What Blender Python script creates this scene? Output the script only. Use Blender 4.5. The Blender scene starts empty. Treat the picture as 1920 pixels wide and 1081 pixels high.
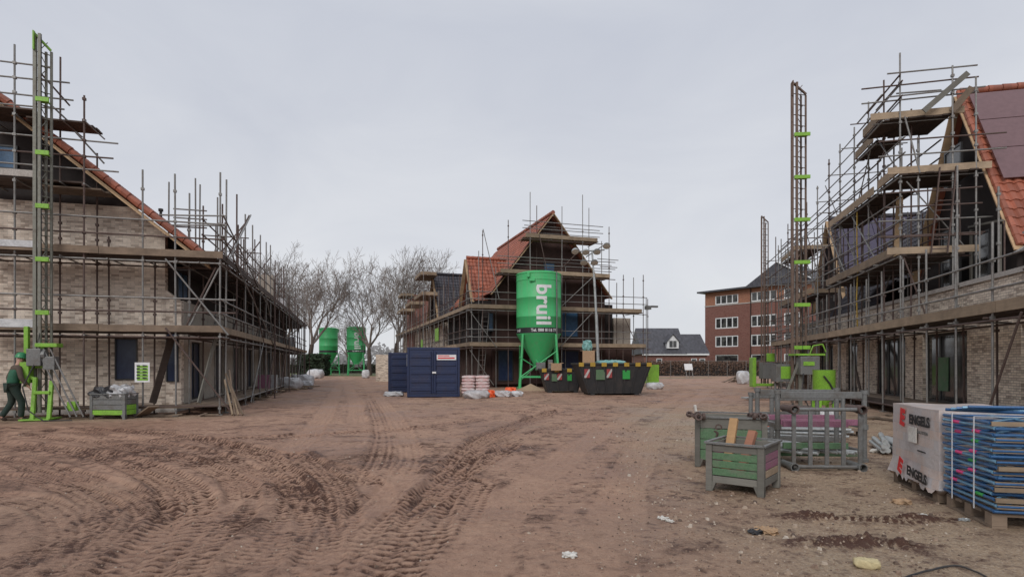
import bpy, math, random
import numpy as np
from mathutils import Vector, Matrix, Euler
random.seed(7)
R = math.radians
F, CH, HY = 1093.0, 1.5, 682.0
scene = bpy.context.scene
COL = scene.collection

# ------------------------------------------------------------------ helpers
def gp(px, Y, z=0.0):
    return Vector(((px - 960) / F * Y, Y, z))

class Frm:
    def __init__(s, ox, oy, deg):
        s.ox, s.oy, s.a = ox, oy, R(deg); s.c, s.s = math.cos(s.a), math.sin(s.a)
    def loc(s): return (s.ox, s.oy, 0)
    def u_at(s, px, v):
        r = (px - 960) / F
        return (r * (s.oy + s.c * v) - (s.ox - s.s * v)) / (s.c - r * s.s)
    def v_at(s, px, u):
        r = (px - 960) / F
        return (r * (s.oy + s.s * u) - s.ox - s.c * u) / (-s.s - r * s.c)
    def z_at(s, py, u, v):
        Y = s.oy + s.s * u + s.c * v
        return CH + (HY - py) / F * Y
FL = Frm(-8.64, 17.2, 15.25)
FC = Frm(-2.51, 35.6, 17.7)
FR = Frm(7.2, 0.0, -13.7)

def tag(o, label=None, cat=None, group=None, kind=None):
    if label: o['label'] = label
    if cat: o['category'] = cat
    if group: o['group'] = group
    if kind: o['kind'] = kind
    return o

def thing(name, label, cat, loc=(0, 0, 0), rz=0.0, group=None):
    o = bpy.data.objects.new(name, None); COL.objects.link(o)
    o.empty_display_size = 0.2
    o.location = loc; o.rotation_euler = (0, 0, rz)
    return tag(o, label, cat, group)

def copy_tree(o, parent=None):
    c = o.copy(); COL.objects.link(c); c.parent = parent
    for ch in list(o.children): copy_tree(ch, c)
    return c

class MB:
    def __init__(s): s.v = []; s.f = []; s.uv = {}
    def add(s, vs, fs):
        b = len(s.v); s.v += [tuple(p) for p in vs]; s.f += [tuple(i + b for i in f) for f in fs]
    def box(s, x0, x1, y0, y1, z0, z1):
        s.add([(x0,y0,z0),(x1,y0,z0),(x1,y1,z0),(x0,y1,z0),(x0,y0,z1),(x1,y0,z1),(x1,y1,z1),(x0,y1,z1)],
              [(0,3,2,1),(4,5,6,7),(0,1,5,4),(1,2,6,5),(2,3,7,6),(3,0,4,7)]); return s
    def bar(s, p, q, w, h, up=(0, 0, 1)):
        p, q = Vector(p), Vector(q); d = (q - p).normalized(); upv = Vector(up)
        if abs(d.dot(upv)) > .98: upv = Vector((1, 0, 0))
        sx = d.cross(upv).normalized(); sz = sx.cross(d).normalized()
        vs = []
        for e in (p, q):
            for a, b in ((-1,-1),(1,-1),(1,1),(-1,1)): vs.append(e + sx * (a * w / 2) + sz * (b * h / 2))
        s.add(vs, [(0,1,2,3),(7,6,5,4),(1,0,4,5),(2,1,5,6),(3,2,6,7),(0,3,7,4)]); return s
    def tube(s, p, q, r, n=8, r2=None):
        p, q = Vector(p), Vector(q); d = (q - p)
        if d.length < 1e-6: return s
        d.normalize(); upv = Vector((0, 0, 1)) if abs(d.z) < .95 else Vector((1, 0, 0))
        a = d.cross(upv).normalized(); b = a.cross(d)
        r2 = r if r2 is None else r2
        vs = []
        for e, rr in ((p, r), (q, r2)):
            for i in range(n):
                t = 2 * math.pi * i / n; vs.append(e + a * (math.cos(t) * rr) + b * (math.sin(t) * rr))
        fs = [(i, i + n, (i + 1) % n + n, (i + 1) % n) for i in range(n)]
        fs += [tuple(range(n)), tuple(range(2 * n - 1, n - 1, -1))]
        s.add(vs, fs); return s
    def path(s, pts, r, n=6):
        for a, b in zip(pts[:-1], pts[1:]): s.tube(a, b, r, n)
        return s
    def lathe(s, prof, n=24, c=(0, 0, 0), cap=True):
        b = len(s.v)
        for r, z in prof:
            for i in range(n):
                t = 2 * math.pi * i / n; s.v.append((c[0] + r * math.cos(t), c[1] + r * math.sin(t), c[2] + z))
        for k in range(len(prof) - 1):
            for i in range(n):
                j = (i + 1) % n
                s.f.append((b + k*n + i, b + k*n + j, b + (k+1)*n + j, b + (k+1)*n + i))
        if cap:
            s.f.append(tuple(b + i for i in reversed(range(n))))
            s.f.append(tuple(b + (len(prof)-1)*n + i for i in range(n)))
        return s
    def prism(s, poly, t0, t1, plane='xz'):
        n = len(poly)
        def mk(a, b, t): return (a, t, b) if plane == 'xz' else ((t, a, b) if plane == 'yz' else (a, b, t))
        vs = [mk(a, b, t0) for a, b in poly] + [mk(a, b, t1) for a, b in poly]
        fs = [tuple(range(n)), tuple(range(2*n - 1, n - 1, -1))] + [(i, i + n, (i+1) % n + n, (i+1) % n) for i in range(n)]
        s.add(vs, fs); return s
    def build(s, name, mat, parent=None, smooth=False, bevel=0, loc=None, fix=True):
        me = bpy.data.meshes.new(name); me.from_pydata(s.v, [], s.f); me.update()
        if fix:
            import bmesh
            bm = bmesh.new(); bm.from_mesh(me); bmesh.ops.recalc_face_normals(bm, faces=bm.faces); bm.to_mesh(me); bm.free()
        boxuv(me)
        if mat: me.materials.append(mat)
        if smooth: smooth_mesh(me)
        o = bpy.data.objects.new(name, me); COL.objects.link(o)
        if parent: o.parent = parent
        if loc: o.location = loc
        if bevel:
            m = o.modifiers.new('bev', 'BEVEL'); m.width = bevel; m.segments = 2; m.limit_method = 'ANGLE'
        return o

def smooth_mesh(me, ang=40):
    me.polygons.foreach_set('use_smooth', [True] * len(me.polygons))
    try: me.set_sharp_from_angle(angle=R(ang))
    except Exception: pass

def boxuv(me):
    uvl = me.uv_layers.new(name='UVMap'); n = len(me.loops)
    co = np.empty(len(me.vertices) * 3); me.vertices.foreach_get('co', co); co = co.reshape(-1, 3)
    li = np.empty(n, dtype=np.int32); me.loops.foreach_get('vertex_index', li)
    nr = np.empty(len(me.polygons) * 3); me.polygons.foreach_get('normal', nr); nr = np.abs(nr.reshape(-1, 3))
    lt = np.empty(len(me.polygons), dtype=np.int32); me.polygons.foreach_get('loop_total', lt)
    ln = np.repeat(nr, lt, axis=0); c = co[li]
    ax = np.argmax(ln, axis=1)
    u = np.where(ax == 0, c[:, 1], c[:, 0]); v = np.where(ax == 2, c[:, 1], c[:, 2])
    uvl.data.foreach_set('uv', np.stack([u, v], 1).ravel())

# ------------------------------------------------------------------ materials
def newmat(name):
    m = bpy.data.materials.new(name); m.use_nodes = True
    nt = m.node_tree; b = nt.nodes['Principled BSDF']; return m, nt, b
def N(nt, t, **k):
    n = nt.nodes.new(t)
    for a, v in k.items():
        if a in n.inputs.keys() if hasattr(n.inputs, 'keys') else False: n.inputs[a].default_value = v
        else: setattr(n, a, v)
    return n
def coords(nt, kind='Object', rnd=True):
    tc = N(nt, 'ShaderNodeTexCoord')
    if not rnd: return tc.outputs[kind]
    oi = N(nt, 'ShaderNodeObjectInfo'); mu = N(nt, 'ShaderNodeMath', operation='MULTIPLY'); mu.inputs[1].default_value = 37.0
    nt.links.new(oi.outputs['Random'], mu.inputs[0])
    ad = N(nt, 'ShaderNodeVectorMath', operation='ADD'); nt.links.new(tc.outputs[kind], ad.inputs[0]); nt.links.new(mu.outputs[0], ad.inputs[1])
    return ad.outputs[0]
def noise(nt, vec, scale, detail=4, rough=.6, dist=0):
    n = N(nt, 'ShaderNodeTexNoise'); n.inputs['Scale'].default_value = scale; n.inputs['Detail'].default_value = detail
    n.inputs['Roughness'].default_value = rough; n.inputs['Distortion'].default_value = dist
    nt.links.new(vec, n.inputs['Vector']); return n.outputs['Fac']
def ramp(nt, fac, stops):
    r = N(nt, 'ShaderNodeValToRGB'); el = r.color_ramp.elements
    while len(el) < len(stops): el.new(.5)
    for e, (p, c) in zip(el, stops): e.position = p; e.color = tuple(c) + (1,) if len(c) == 3 else c
    nt.links.new(fac, r.inputs[0]); return r.outputs[0]
def mix(nt, fac, a, b, mode='MIX'):
    m = N(nt, 'ShaderNodeMix', data_type='RGBA', blend_type=mode)
    for idx, val in ((0, fac), (6, a), (7, b)):
        if hasattr(val, 'is_output'): nt.links.new(val, m.inputs[idx])
        elif isinstance(val, (int, float)): m.inputs[idx].default_value = val
        else: m.inputs[idx].default_value = tuple(val) + (1,)
    return m.outputs[2]
def bump(nt, b, h, strength=.3, dist=.01):
    bp = N(nt, 'ShaderNodeBump'); bp.inputs['Strength'].default_value = strength; bp.inputs['Distance'].default_value = dist
    nt.links.new(h, bp.inputs['Height']); nt.links.new(bp.outputs[0], b.inputs['Normal'])
def sc(c, k): return tuple(min(1, x * k) for x in c)

def weathered(name, c, dirt=(.12, .09, .07), amt=.5, rough=.6, metal=0, scale=3, bumpk=.15, var=.25):
    m, nt, b = newmat(name); v = coords(nt)
    n1 = noise(nt, v, scale, 6, .7); n2 = noise(nt, v, scale * 9, 4, .7)
    col = mix(nt, ramp(nt, n2, [(.3, (0,)*3), (.7, (1,)*3)]), sc(c, 1 - var), sc(c, 1 + var))
    fac = ramp(nt, n1, [(.48, (0,)*3), (.75, (amt,)*3)])
    col = mix(nt, fac, col, dirt)
    nt.links.new(col, b.inputs['Base Color']); b.inputs['Roughness'].default_value = rough; b.inputs['Metallic'].default_value = metal
    bump(nt, b, n2, bumpk, .01); return m
def flat(name, c, rough=.7, metal=0):
    m, nt, b = newmat(name); v = coords(nt)
    col = mix(nt, noise(nt, v, 6, 5, .7), sc(c, .75), sc(c, 1.25))
    nt.links.new(col, b.inputs['Base Color']); b.inputs['Roughness'].default_value = rough; b.inputs['Metallic'].default_value = metal
    return m
def wood(name, c, dark=.4, rnd=True):
    m, nt, b = newmat(name); v = coords(nt, 'UV')
    mp = N(nt, 'ShaderNodeMapping'); mp.inputs['Scale'].default_value = (1.2, 14, 14); nt.links.new(v, mp.inputs[0])
    g = noise(nt, mp.outputs[0], 2.5, 5, .7); p = noise(nt, coords(nt), 2.2, 5, .65)
    col = mix(nt, g, sc(c, .55), sc(c, 1.25))
    col = mix(nt, ramp(nt, p, [(.4, (0,)*3), (.7, (.75,)*3)]), col, sc(c, dark))
    oi = N(nt, 'ShaderNodeObjectInfo')
    hs = N(nt, 'ShaderNodeHueSaturation'); mr = N(nt, 'ShaderNodeMapRange'); mr.inputs[3].default_value = .7; mr.inputs[4].default_value = 1.2
    nt.links.new(oi.outputs['Random'], mr.inputs[0]); nt.links.new(mr.outputs[0], hs.inputs['Value']); nt.links.new(col, hs.inputs['Color'])
    nt.links.new(hs.outputs[0], b.inputs['Base Color']); b.inputs['Roughness'].default_value = .85
    bump(nt, b, g, .3, .005); return m
def brick(name, c1, c2, mortar, dark, w=.21, h=.062):
    m, nt, b = newmat(name); tc = N(nt, 'ShaderNodeTexCoord'); uv = tc.outputs['UV']
    wob = N(nt, 'ShaderNodeVectorMath', operation='MULTIPLY_ADD')
    nn = N(nt, 'ShaderNodeTexNoise'); nn.inputs['Scale'].default_value = 9; nt.links.new(uv, nn.inputs['Vector'])
    nt.links.new(nn.outputs['Color'], wob.inputs[0]); wob.inputs[1].default_value = (.012, .012, 0); nt.links.new(uv, wob.inputs[2])
    br = N(nt, 'ShaderNodeTexBrick'); nt.links.new(wob.outputs[0], br.inputs['Vector'])
    br.inputs['Scale'].default_value = 1; br.inputs['Brick Width'].default_value = w; br.inputs['Row Height'].default_value = h
    br.inputs['Mortar Size'].default_value = .007; br.inputs['Mortar Smooth'].default_value = .2; br.inputs['Bias'].default_value = -.15
    br.inputs['Color1'].default_value = c1 + (1,); br.inputs['Color2'].default_value = c2 + (1,); br.inputs['Mortar'].default_value = mortar + (1,)
    # occasional dark bricks: a noise sampled once per brick
    mp = N(nt, 'ShaderNodeVectorMath', operation='MULTIPLY'); mp.inputs[1].default_value = (1 / w, 1 / h, 0); nt.links.new(uv, mp.inputs[0])
    sxy = N(nt, 'ShaderNodeSeparateXYZ'); nt.links.new(mp.outputs[0], sxy.inputs[0]); fr_ = N(nt, 'ShaderNodeMath', operation='FLOOR'); nt.links.new(sxy.outputs[1], fr_.inputs[0])
    md2 = N(nt, 'ShaderNodeMath', operation='FLOORED_MODULO'); md2.inputs[1].default_value = 2; nt.links.new(fr_.outputs[0], md2.inputs[0])
    sh = N(nt, 'ShaderNodeMath', operation='MULTIPLY_ADD'); nt.links.new(md2.outputs[0], sh.inputs[0]); sh.inputs[1].default_value = -.5; nt.links.new(sxy.outputs[0], sh.inputs[2])
    fx_ = N(nt, 'ShaderNodeMath', operation='FLOOR'); nt.links.new(sh.outputs[0], fx_.inputs[0]); fl = N(nt, 'ShaderNodeCombineXYZ'); nt.links.new(fx_.outputs[0], fl.inputs[0]); nt.links.new(fr_.outputs[0], fl.inputs[1])
    wn = N(nt, 'ShaderNodeTexWhiteNoise'); nt.links.new(fl.outputs[0], wn.inputs['Vector'])
    big = noise(nt, uv, 1.1, 5, .75); mid = noise(nt, uv, 7, 3, .6)
    ad = N(nt, 'ShaderNodeMath', operation='ADD'); nt.links.new(wn.outputs['Value'], ad.inputs[0]); nt.links.new(big, ad.inputs[1])
    hm = N(nt, 'ShaderNodeMath', operation='MULTIPLY'); hm.inputs[1].default_value = 0.5; nt.links.new(ad.outputs[0], hm.inputs[0])
    col = mix(nt, ramp(nt, hm.outputs[0], [(.56, (0,)*3), (.72, (.6,)*3)]), br.outputs['Color'], dark)
    col = mix(nt, ramp(nt, noise(nt, uv, .9, 7, .8, .6), [(.50, (0,)*3), (.66, (.32,)*3)]), col, sc(dark, 1.3))
    col = mix(nt, ramp(nt, wn.outputs['Value'], [(.0, (.45,)*3), (.25, (0,)*3)]), col, sc(c1, 1.25))
    col = mix(nt, ramp(nt, mid, [(.35, (0,)*3), (.75, (.2,)*3)]), col, sc(c1, .6))
    nt.links.new(col, b.inputs['Base Color']); b.inputs['Roughness'].default_value = .9
    bump(nt, b, br.outputs['Fac'], -.6, .012); return m
def tilemat(name, c, dirt):
    m, nt, b = newmat(name); tc = N(nt, 'ShaderNodeTexCoord')
    mp = N(nt, 'ShaderNodeVectorMath', operation='MULTIPLY'); mp.inputs[1].default_value = (1/.25, 1/.33, 0); nt.links.new(tc.outputs['UV'], mp.inputs[0])
    fl = N(nt, 'ShaderNodeVectorMath', operation='FLOOR'); nt.links.new(mp.outputs[0], fl.inputs[0])
    wn = N(nt, 'ShaderNodeTexWhiteNoise'); nt.links.new(fl.outputs[0], wn.inputs['Vector'])
    col = mix(nt, wn.outputs['Value'], sc(c, .72), sc(c, 1.25))
    col = mix(nt, ramp(nt, noise(nt, tc.outputs['Object'], 1.5, 6, .7), [(.45, (0,)*3), (.8, (.5,)*3)]), col, dirt)
    nt.links.new(col, b.inputs['Base Color']); b.inputs['Roughness'].default_value = .55
    bump(nt, b, noise(nt, tc.outputs['Object'], 30, 3), .2, .005); return m

M = {}
M['steel'] = weathered('galvanised_tube', (.225, .22, .21), (.12, .085, .07), .8, .5, .35, 4)
M['rust'] = weathered('rusty_tube', (.12, .085, .075), (.07, .035, .025), .8, .8, .3, 5)
M['mast'] = weathered('mast_steel', (.20, .20, .17), (.11, .08, .06), .8, .6, .3, 5)
M['rustm'] = weathered('rusty_mast', (.16, .11, .085), (.07, .04, .03), .8, .7, .3, 5)
M['lime'] = weathered('lime_paint', (.21, .44, .045), (.10, .12, .04), .5, .5, 0, 3)
def silo_mat():
    m, nt, b = newmat('silo_green'); tc = N(nt, 'ShaderNodeTexCoord'); ob = tc.outputs['Object']
    mp = N(nt, 'ShaderNodeMapping'); mp.inputs['Scale'].default_value = (5, 5, .35); nt.links.new(ob, mp.inputs[0]); st = noise(nt, mp.outputs[0], 1.6, 6, .7)
    col = mix(nt, noise(nt, ob, 1.1, 4, .6), (.045, .42, .13), (.075, .52, .19))
    col = mix(nt, ramp(nt, st, [(.46, (0,)*3), (.72, (.55,)*3)]), col, (.16, .33, .17))
    col = mix(nt, ramp(nt, noise(nt, ob, 4, 7, .8), [(.55, (0,)*3), (.75, (.5,)*3)]), col, (.04, .28, .095))
    nt.links.new(col, b.inputs['Base Color']); b.inputs['Roughness'].default_value = .5; bump(nt, b, noise(nt, ob, 2.5, 3), .15, .02); return m
M['silo'] = silo_mat()
M['black'] = weathered('black_paint', (.022, .022, .024), (.10, .075, .06), .35, .6, 0, 2.5)
M['white'] = flat('white_paint', (.72, .72, .72), .5)
M['board'] = wood('weathered_board', (.24, .175, .125))
M['boardd'] = wood('dark_board', (.085, .058, .045))
M['toe'] = wood('toe_board_timber', (.36, .27, .185), .45)
M['pine'] = wood('fresh_timber', (.55, .33, .16), .6)
M['verge'] = wood('verge_timber', (.50, .34, .20), .5)
M['brick'] = brick('pale_brick', (.78, .67, .56), (.58, .47, .38), (.52, .46, .40), (.17, .11, .08))
M['brickr'] = brick('pale_brick_clean', (.80, .69, .56), (.60, .49, .39), (.24, .20, .175), (.17, .12, .095))
M['redbrick'] = brick('red_brick', (.21, .088, .068), (.165, .07, .056), (.25, .16, .13), (.13, .045, .035), .22, .07)
M['orbrick'] = brick('orange_brick', (.36, .15, .08), (.30, .12, .07), (.3, .22, .18), (.2, .08, .05), .22, .07)
M['clad'] = wood('dark_cladding', (.032, .022, .020))
M['darkwall'] = wood('brown_cladding', (.07, .035, .028))
M['cream'] = weathered('cream_panel', (.42, .37, .31), (.2, .15, .12), .6, .85)
M['conc'] = weathered('concrete', (.42, .39, .36), (.2, .15, .12), .6, .9)
M['tile'] = tilemat('terracotta', (.32, .10, .058), (.12, .05, .036))
M['tiled'] = tilemat('slate_tile', (.045, .042, .052), (.03, .025, .025))
M['tileg'] = tilemat('grey_tile', (.07, .07, .082), (.06, .05, .05))
M['panel'] = flat('solar_panel', (.16, .092, .098), .22);  # maroon is a reflection on the panels, put into the base colour
M['panelb'] = flat('solar_panel_purple', (.06, .05, .085), .3)
M['frame'] = flat('dark_window_frame', (.03, .03, .032), .4)
M['film'] = weathered('blue_film', (.012, .022, .06), (.05, .08, .13), .5, .3)
M['filmb'] = weathered('bright_blue_film', (.05, .12, .22), (.02, .04, .08), .7, .3)
M['navy'] = weathered('navy_paint', (.014, .026, .078), (.05, .035, .04), .4, .45, 0, 2, .08)
M['grey'] = weathered('grey_metal', (.17, .172, .168), (.10, .075, .055), .8, .5, .2)
M['dgreen'] = weathered('worn_green_paint', (.085, .165, .085), (.16, .15, .12), .9, .7, 0, 5)
M['pink'] = weathered('worn_pink_paint', (.27, .11, .17), (.22, .18, .16), .8, .7, 0, 5)
M['greyw'] = wood('greyed_wood', (.20, .19, .165), .6)
M['blue'] = weathered('blue_tube_paint', (.035, .11, .25), (.03, .035, .06), .6, .35, .2, 6)
M['bluel'] = weathered('light_blue_tube_paint', (.14, .29, .42), (.03, .08, .2), .5, .35, .2, 6)
M['hotpink'] = flat('pink_tape', (.65, .05, .2), .5)
M['gtape'] = flat('green_tape', (.03, .3, .06), .5)
M['strap'] = flat('white_strap', (.7, .72, .75), .4)
M['orange'] = flat('orange_plastic', (.8, .12, .03), .5)
M['redink'] = flat('red_ink', (.62, .03, .03), .5)
M['blackink'] = flat('black_ink', (.02, .02, .022), .5)
M['redplate'] = weathered('faded_red_plate', (.32, .05, .05), (.06, .04, .035), .85, .7, 0, 9)
M['whiteplate'] = weathered('dirty_white_stripe', (.45, .43, .41), (.1, .07, .06), .85, .7, 0, 9)
M['card'] = weathered('cardboard', (.38, .25, .15), (.25, .16, .1), .5, .85)
M['yellow'] = weathered('yellow_paint', (.42, .27, .03), (.1, .07, .05), .5, .6)
M['paper'] = weathered('paper', (.6, .58, .54), (.35, .28, .22), .5, .9)
M['foam'] = weathered('yellow_foam', (.50, .42, .24), (.35, .27, .13), .5, .9)
M['skin'] = flat('skin', (.45, .26, .19), .6)
M['wear'] = weathered('green_workwear', (.02, .038, .03), (.05, .04, .03), .4, .9)
M['vest'] = weathered('green_vest', (.018, .10, .055), (.03, .08, .05), .4, .8)
M['helmet'] = flat('green_helmet', (.03, .22, .09), .35)
M['boot'] = flat('boot_leather', (.06, .04, .03), .8)
M['sleeve'] = flat('brown_sleeve', (.09, .065, .05), .9)
M['bark'] = weathered('bark', (.085, .062, .05), (.07, .06, .04), .6, .95)
M['twig'] = flat('hazy_twig_bark', (.20, .165, .145), .95)  # bark paled so the crowns carry distance haze in their colour
M['sheet'] = weathered('light_metal_sheet', (.45, .47, .47), (.2, .17, .14), .6, .4, .4)
def foliage(name, c):
    m, nt, b = newmat(name); col = mix(nt, noise(nt, coords(nt), 4, 5, .8), sc(c, .4), sc(c, 1.6)); nt.links.new(col, b.inputs['Base Color']); b.inputs['Roughness'].default_value = .9; return m
M['hedge'] = foliage('hedge_leaf', (.055, .06, .035)); M['beech'] = foliage('brown_hedge_leaf', (.13, .075, .05))
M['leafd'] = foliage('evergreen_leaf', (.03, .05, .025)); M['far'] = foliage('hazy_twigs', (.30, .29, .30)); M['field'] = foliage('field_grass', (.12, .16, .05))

def glass_mat():
    m, nt, b = newmat('window_glass'); v = coords(nt)
    col = mix(nt, ramp(nt, noise(nt, v, 1.3, 3), [(.4, (0,)*3), (.7, (1,)*3)]), (.018, .018, .02), (.10, .10, .09)); nt.links.new(col, b.inputs['Base Color'])
    b.inputs['Roughness'].default_value = .08; b.inputs['Specular IOR Level'].default_value = .7; return m
M['glass'] = glass_mat()
def plastic_wrap(name, c1, c2, scale=4):
    m, nt, b = newmat(name); v = coords(nt)
    n1 = noise(nt, v, scale, 6, .75, .5)
    nt.links.new(mix(nt, ramp(nt, n1, [(.35, (0,)*3), (.65, (1,)*3)]), c1, c2), b.inputs['Base Color'])
    b.inputs['Roughness'].default_value = .28; bump(nt, b, noise(nt, v, scale * 3, 5, .7, 1.2), .7, .03); return m
M['wrap'] = plastic_wrap('white_wrap', (.42, .42, .43), (.68, .68, .69))
M['bag'] = plastic_wrap('pink_print_bag', (.62, .58, .56), (.60, .33, .32), 5)
M['bagw'] = plastic_wrap('grey_wrap', (.34, .33, .34), (.6, .57, .57), 5)
M['bin'] = plastic_wrap('black_bag', (.015, .015, .017), (.05, .05, .055))
M['teal'] = plastic_wrap('teal_sheet', (.10, .32, .30), (.3, .5, .48))
def engels_wrap():
    m, nt, b = newmat('brick_pack_wrap'); tc = N(nt, 'ShaderNodeTexCoord'); uv = tc.outputs['UV']
    br = N(nt, 'ShaderNodeTexBrick'); nt.links.new(uv, br.inputs['Vector']); br.inputs['Scale'].default_value = 1
    br.inputs['Brick Width'].default_value = .21; br.inputs['Row Height'].default_value = .105; br.inputs['Mortar Size'].default_value = .006; br.inputs['Mortar Smooth'].default_value = 1
    br.inputs['Color1'].default_value = (.44, .41, .41, 1); br.inputs['Color2'].default_value = (.56, .41, .33, 1); br.inputs['Mortar'].default_value = (.36, .33, .32, 1)
    n1 = noise(nt, tc.outputs['Object'], 3, 6, .7, 1)
    col = mix(nt, ramp(nt, n1, [(.35, (.0,)*3), (.7, (.7,)*3)]), br.outputs['Color'], (.60, .57, .57))
    nt.links.new(col, b.inputs['Base Color']); b.inputs['Roughness'].default_value = .3
    bump(nt, b, noise(nt, tc.outputs['Object'], 9, 5, .7, 1.5), .5, .02); return m
M['engels'] = engels_wrap()

# ------------------------------------------------------------------ world, sun, camera
w = bpy.data.worlds.new("World"); scene.world = w; w.use_nodes = True
nt = w.node_tree; bg = nt.nodes['Background']
sky = N(nt, 'ShaderNodeTexSky'); sky.sky_type = 'NISHITA'; sky.sun_disc = False
SUN_EL, SUN_AZ = R(36), R(200)
sky.sun_elevation = SUN_EL; sky.sun_rotation = SUN_AZ
tc = N(nt, 'ShaderNodeTexCoord'); sx = N(nt, 'ShaderNodeSeparateXYZ'); nt.links.new(tc.outputs['Generated'], sx.inputs[0])
mpS = N(nt, 'ShaderNodeMapping'); mpS.inputs['Scale'].default_value = (1, 1, 2.6); nt.links.new(tc.outputs['Generated'], mpS.inputs[0]); cl = noise(nt, mpS.outputs[0], 2.1, 7, .55, .6)
OV = 11.1   # the overcast layer in the physical units of the sky
grad = ramp(nt, sx.outputs['Z'], [(0.0, (.66, .675, .70)), (.16, (.655, .67, .705)), (.5, (.54, .565, .63)), (1, (.64, .655, .69))])
cv = ramp(nt, cl, [(.25, (.89, .90, .93)), (.75, (1.07, 1.065, 1.05))])
ovc = mix(nt, 1.0, grad, cv, 'MULTIPLY')
vm = N(nt, 'ShaderNodeVectorMath', operation='SCALE'); vm.inputs['Scale'].default_value = OV; nt.links.new(ovc, vm.inputs[0])
nt.links.new(mix(nt, .96, sky.outputs[0], vm.outputs[0]), bg.inputs['Color']); bg.inputs['Strength'].default_value = .1
sl = bpy.data.lights.new('sun', 'SUN'); sl.energy = 1.5; sl.angle = R(25); sl.color = (1, .97, .93)
so = bpy.data.objects.new('sun', sl); COL.objects.link(so)
d = Vector((math.sin(SUN_AZ) * math.cos(SUN_EL), math.cos(SUN_AZ) * math.cos(SUN_EL), math.sin(SUN_EL)))
so.rotation_euler = d.to_track_quat('Z', 'Y').to_euler()
cam = bpy.data.cameras.new('camera'); co = bpy.data.objects.new('camera', cam); COL.objects.link(co); scene.camera = co
cam.sensor_width = 36; cam.lens = F / 1920 * 36; cam.shift_y = (HY - 540.5) / 1920; cam.clip_end = 2000; cam.clip_start = .05
co.location = (0, 0, CH); co.rotation_euler = (R(90), 0, 0)
scene.view_settings.view_transform = 'Standard'; scene.view_settings.look = 'None'; scene.view_settings.exposure = 0
try: scene.cycles.use_denoising = True
except Exception: pass

# ------------------------------------------------------------------ ground
RNG = np.random.default_rng(3)
TAB = RNG.random((256, 256))
def vn(x, y, s, seed=0):
    x = x / s + seed * 17.3; y = y / s + seed * 31.7
    xi = np.floor(x).astype(int); yi = np.floor(y).astype(int); fx = x - xi; fy = y - yi
    fx = fx*fx*(3-2*fx); fy = fy*fy*(3-2*fy)
    a = TAB[xi & 255, yi & 255]; b = TAB[(xi+1) & 255, yi & 255]; c = TAB[xi & 255, (yi+1) & 255]; d_ = TAB[(xi+1) & 255, (yi+1) & 255]
    return (a*(1-fx)+b*fx)*(1-fy)+(c*(1-fx)+d_*fx)*fy
def fbm(x, y, s, o=4, seed=0):
    t = 0; amp = 1; n = 0
    for i in range(o): t = t + amp*vn(x, y, s, seed+i); n += amp; amp *= .55; s *= .5
    return t/n
def spaced(lo, hi, step): return list(np.arange(lo, hi, step))
xs = [-700,-450,-300,-200,-130,-90,-65,-50,-40,-33,-28,-24] + spaced(-21,-10,.12) + spaced(-10,-7,.04) + spaced(-7,7.5,.022) + spaced(7.5,11,.06) + spaced(11,21,.15) + [22,25,29,34,42,52,65,90,130,200,300,450,700]
ys = [-60,-30,-15,-8,-4,-1,1,2] + spaced(2.8,8.5,.02) + spaced(8.5,14,.035) + spaced(14,24,.07) + spaced(24,44,.2) + spaced(44,80,1) + [82,86,92,100,115,135,160,200,260,350,500,800,1200]
X, Yg = np.meshgrid(np.array(xs), np.array(ys)); Z = np.zeros_like(X); DK = np.zeros_like(X)
near = np.clip((46 - Yg) / 20, 0, 1) * np.clip((22 - np.abs(X)) / 4, 0, 1)
def wpt(px, py):
    Y = F * CH / (py - HY); return ((px - 960) / F * Y, Y)
def smooth_curve(pts, n=14):
    P_ = [np.array(p, float) for p in pts]; P_ = [2*P_[0]-P_[1]] + P_ + [2*P_[-1]-P_[-2]]; out = []
    for i in range(1, len(P_)-2):
        p0, p1, p2, p3 = P_[i-1:i+3]
        for t in np.linspace(0, 1, n, endpoint=False):
            out.append(.5*((2*p1)+(-p0+p2)*t+(2*p0-5*p1+4*p2-p3)*t*t+(-p0+3*p1-3*p2+p3)*t**3))
    out.append(P_[-2]); return out
xa, ya = np.array(xs), np.array(ys)
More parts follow.
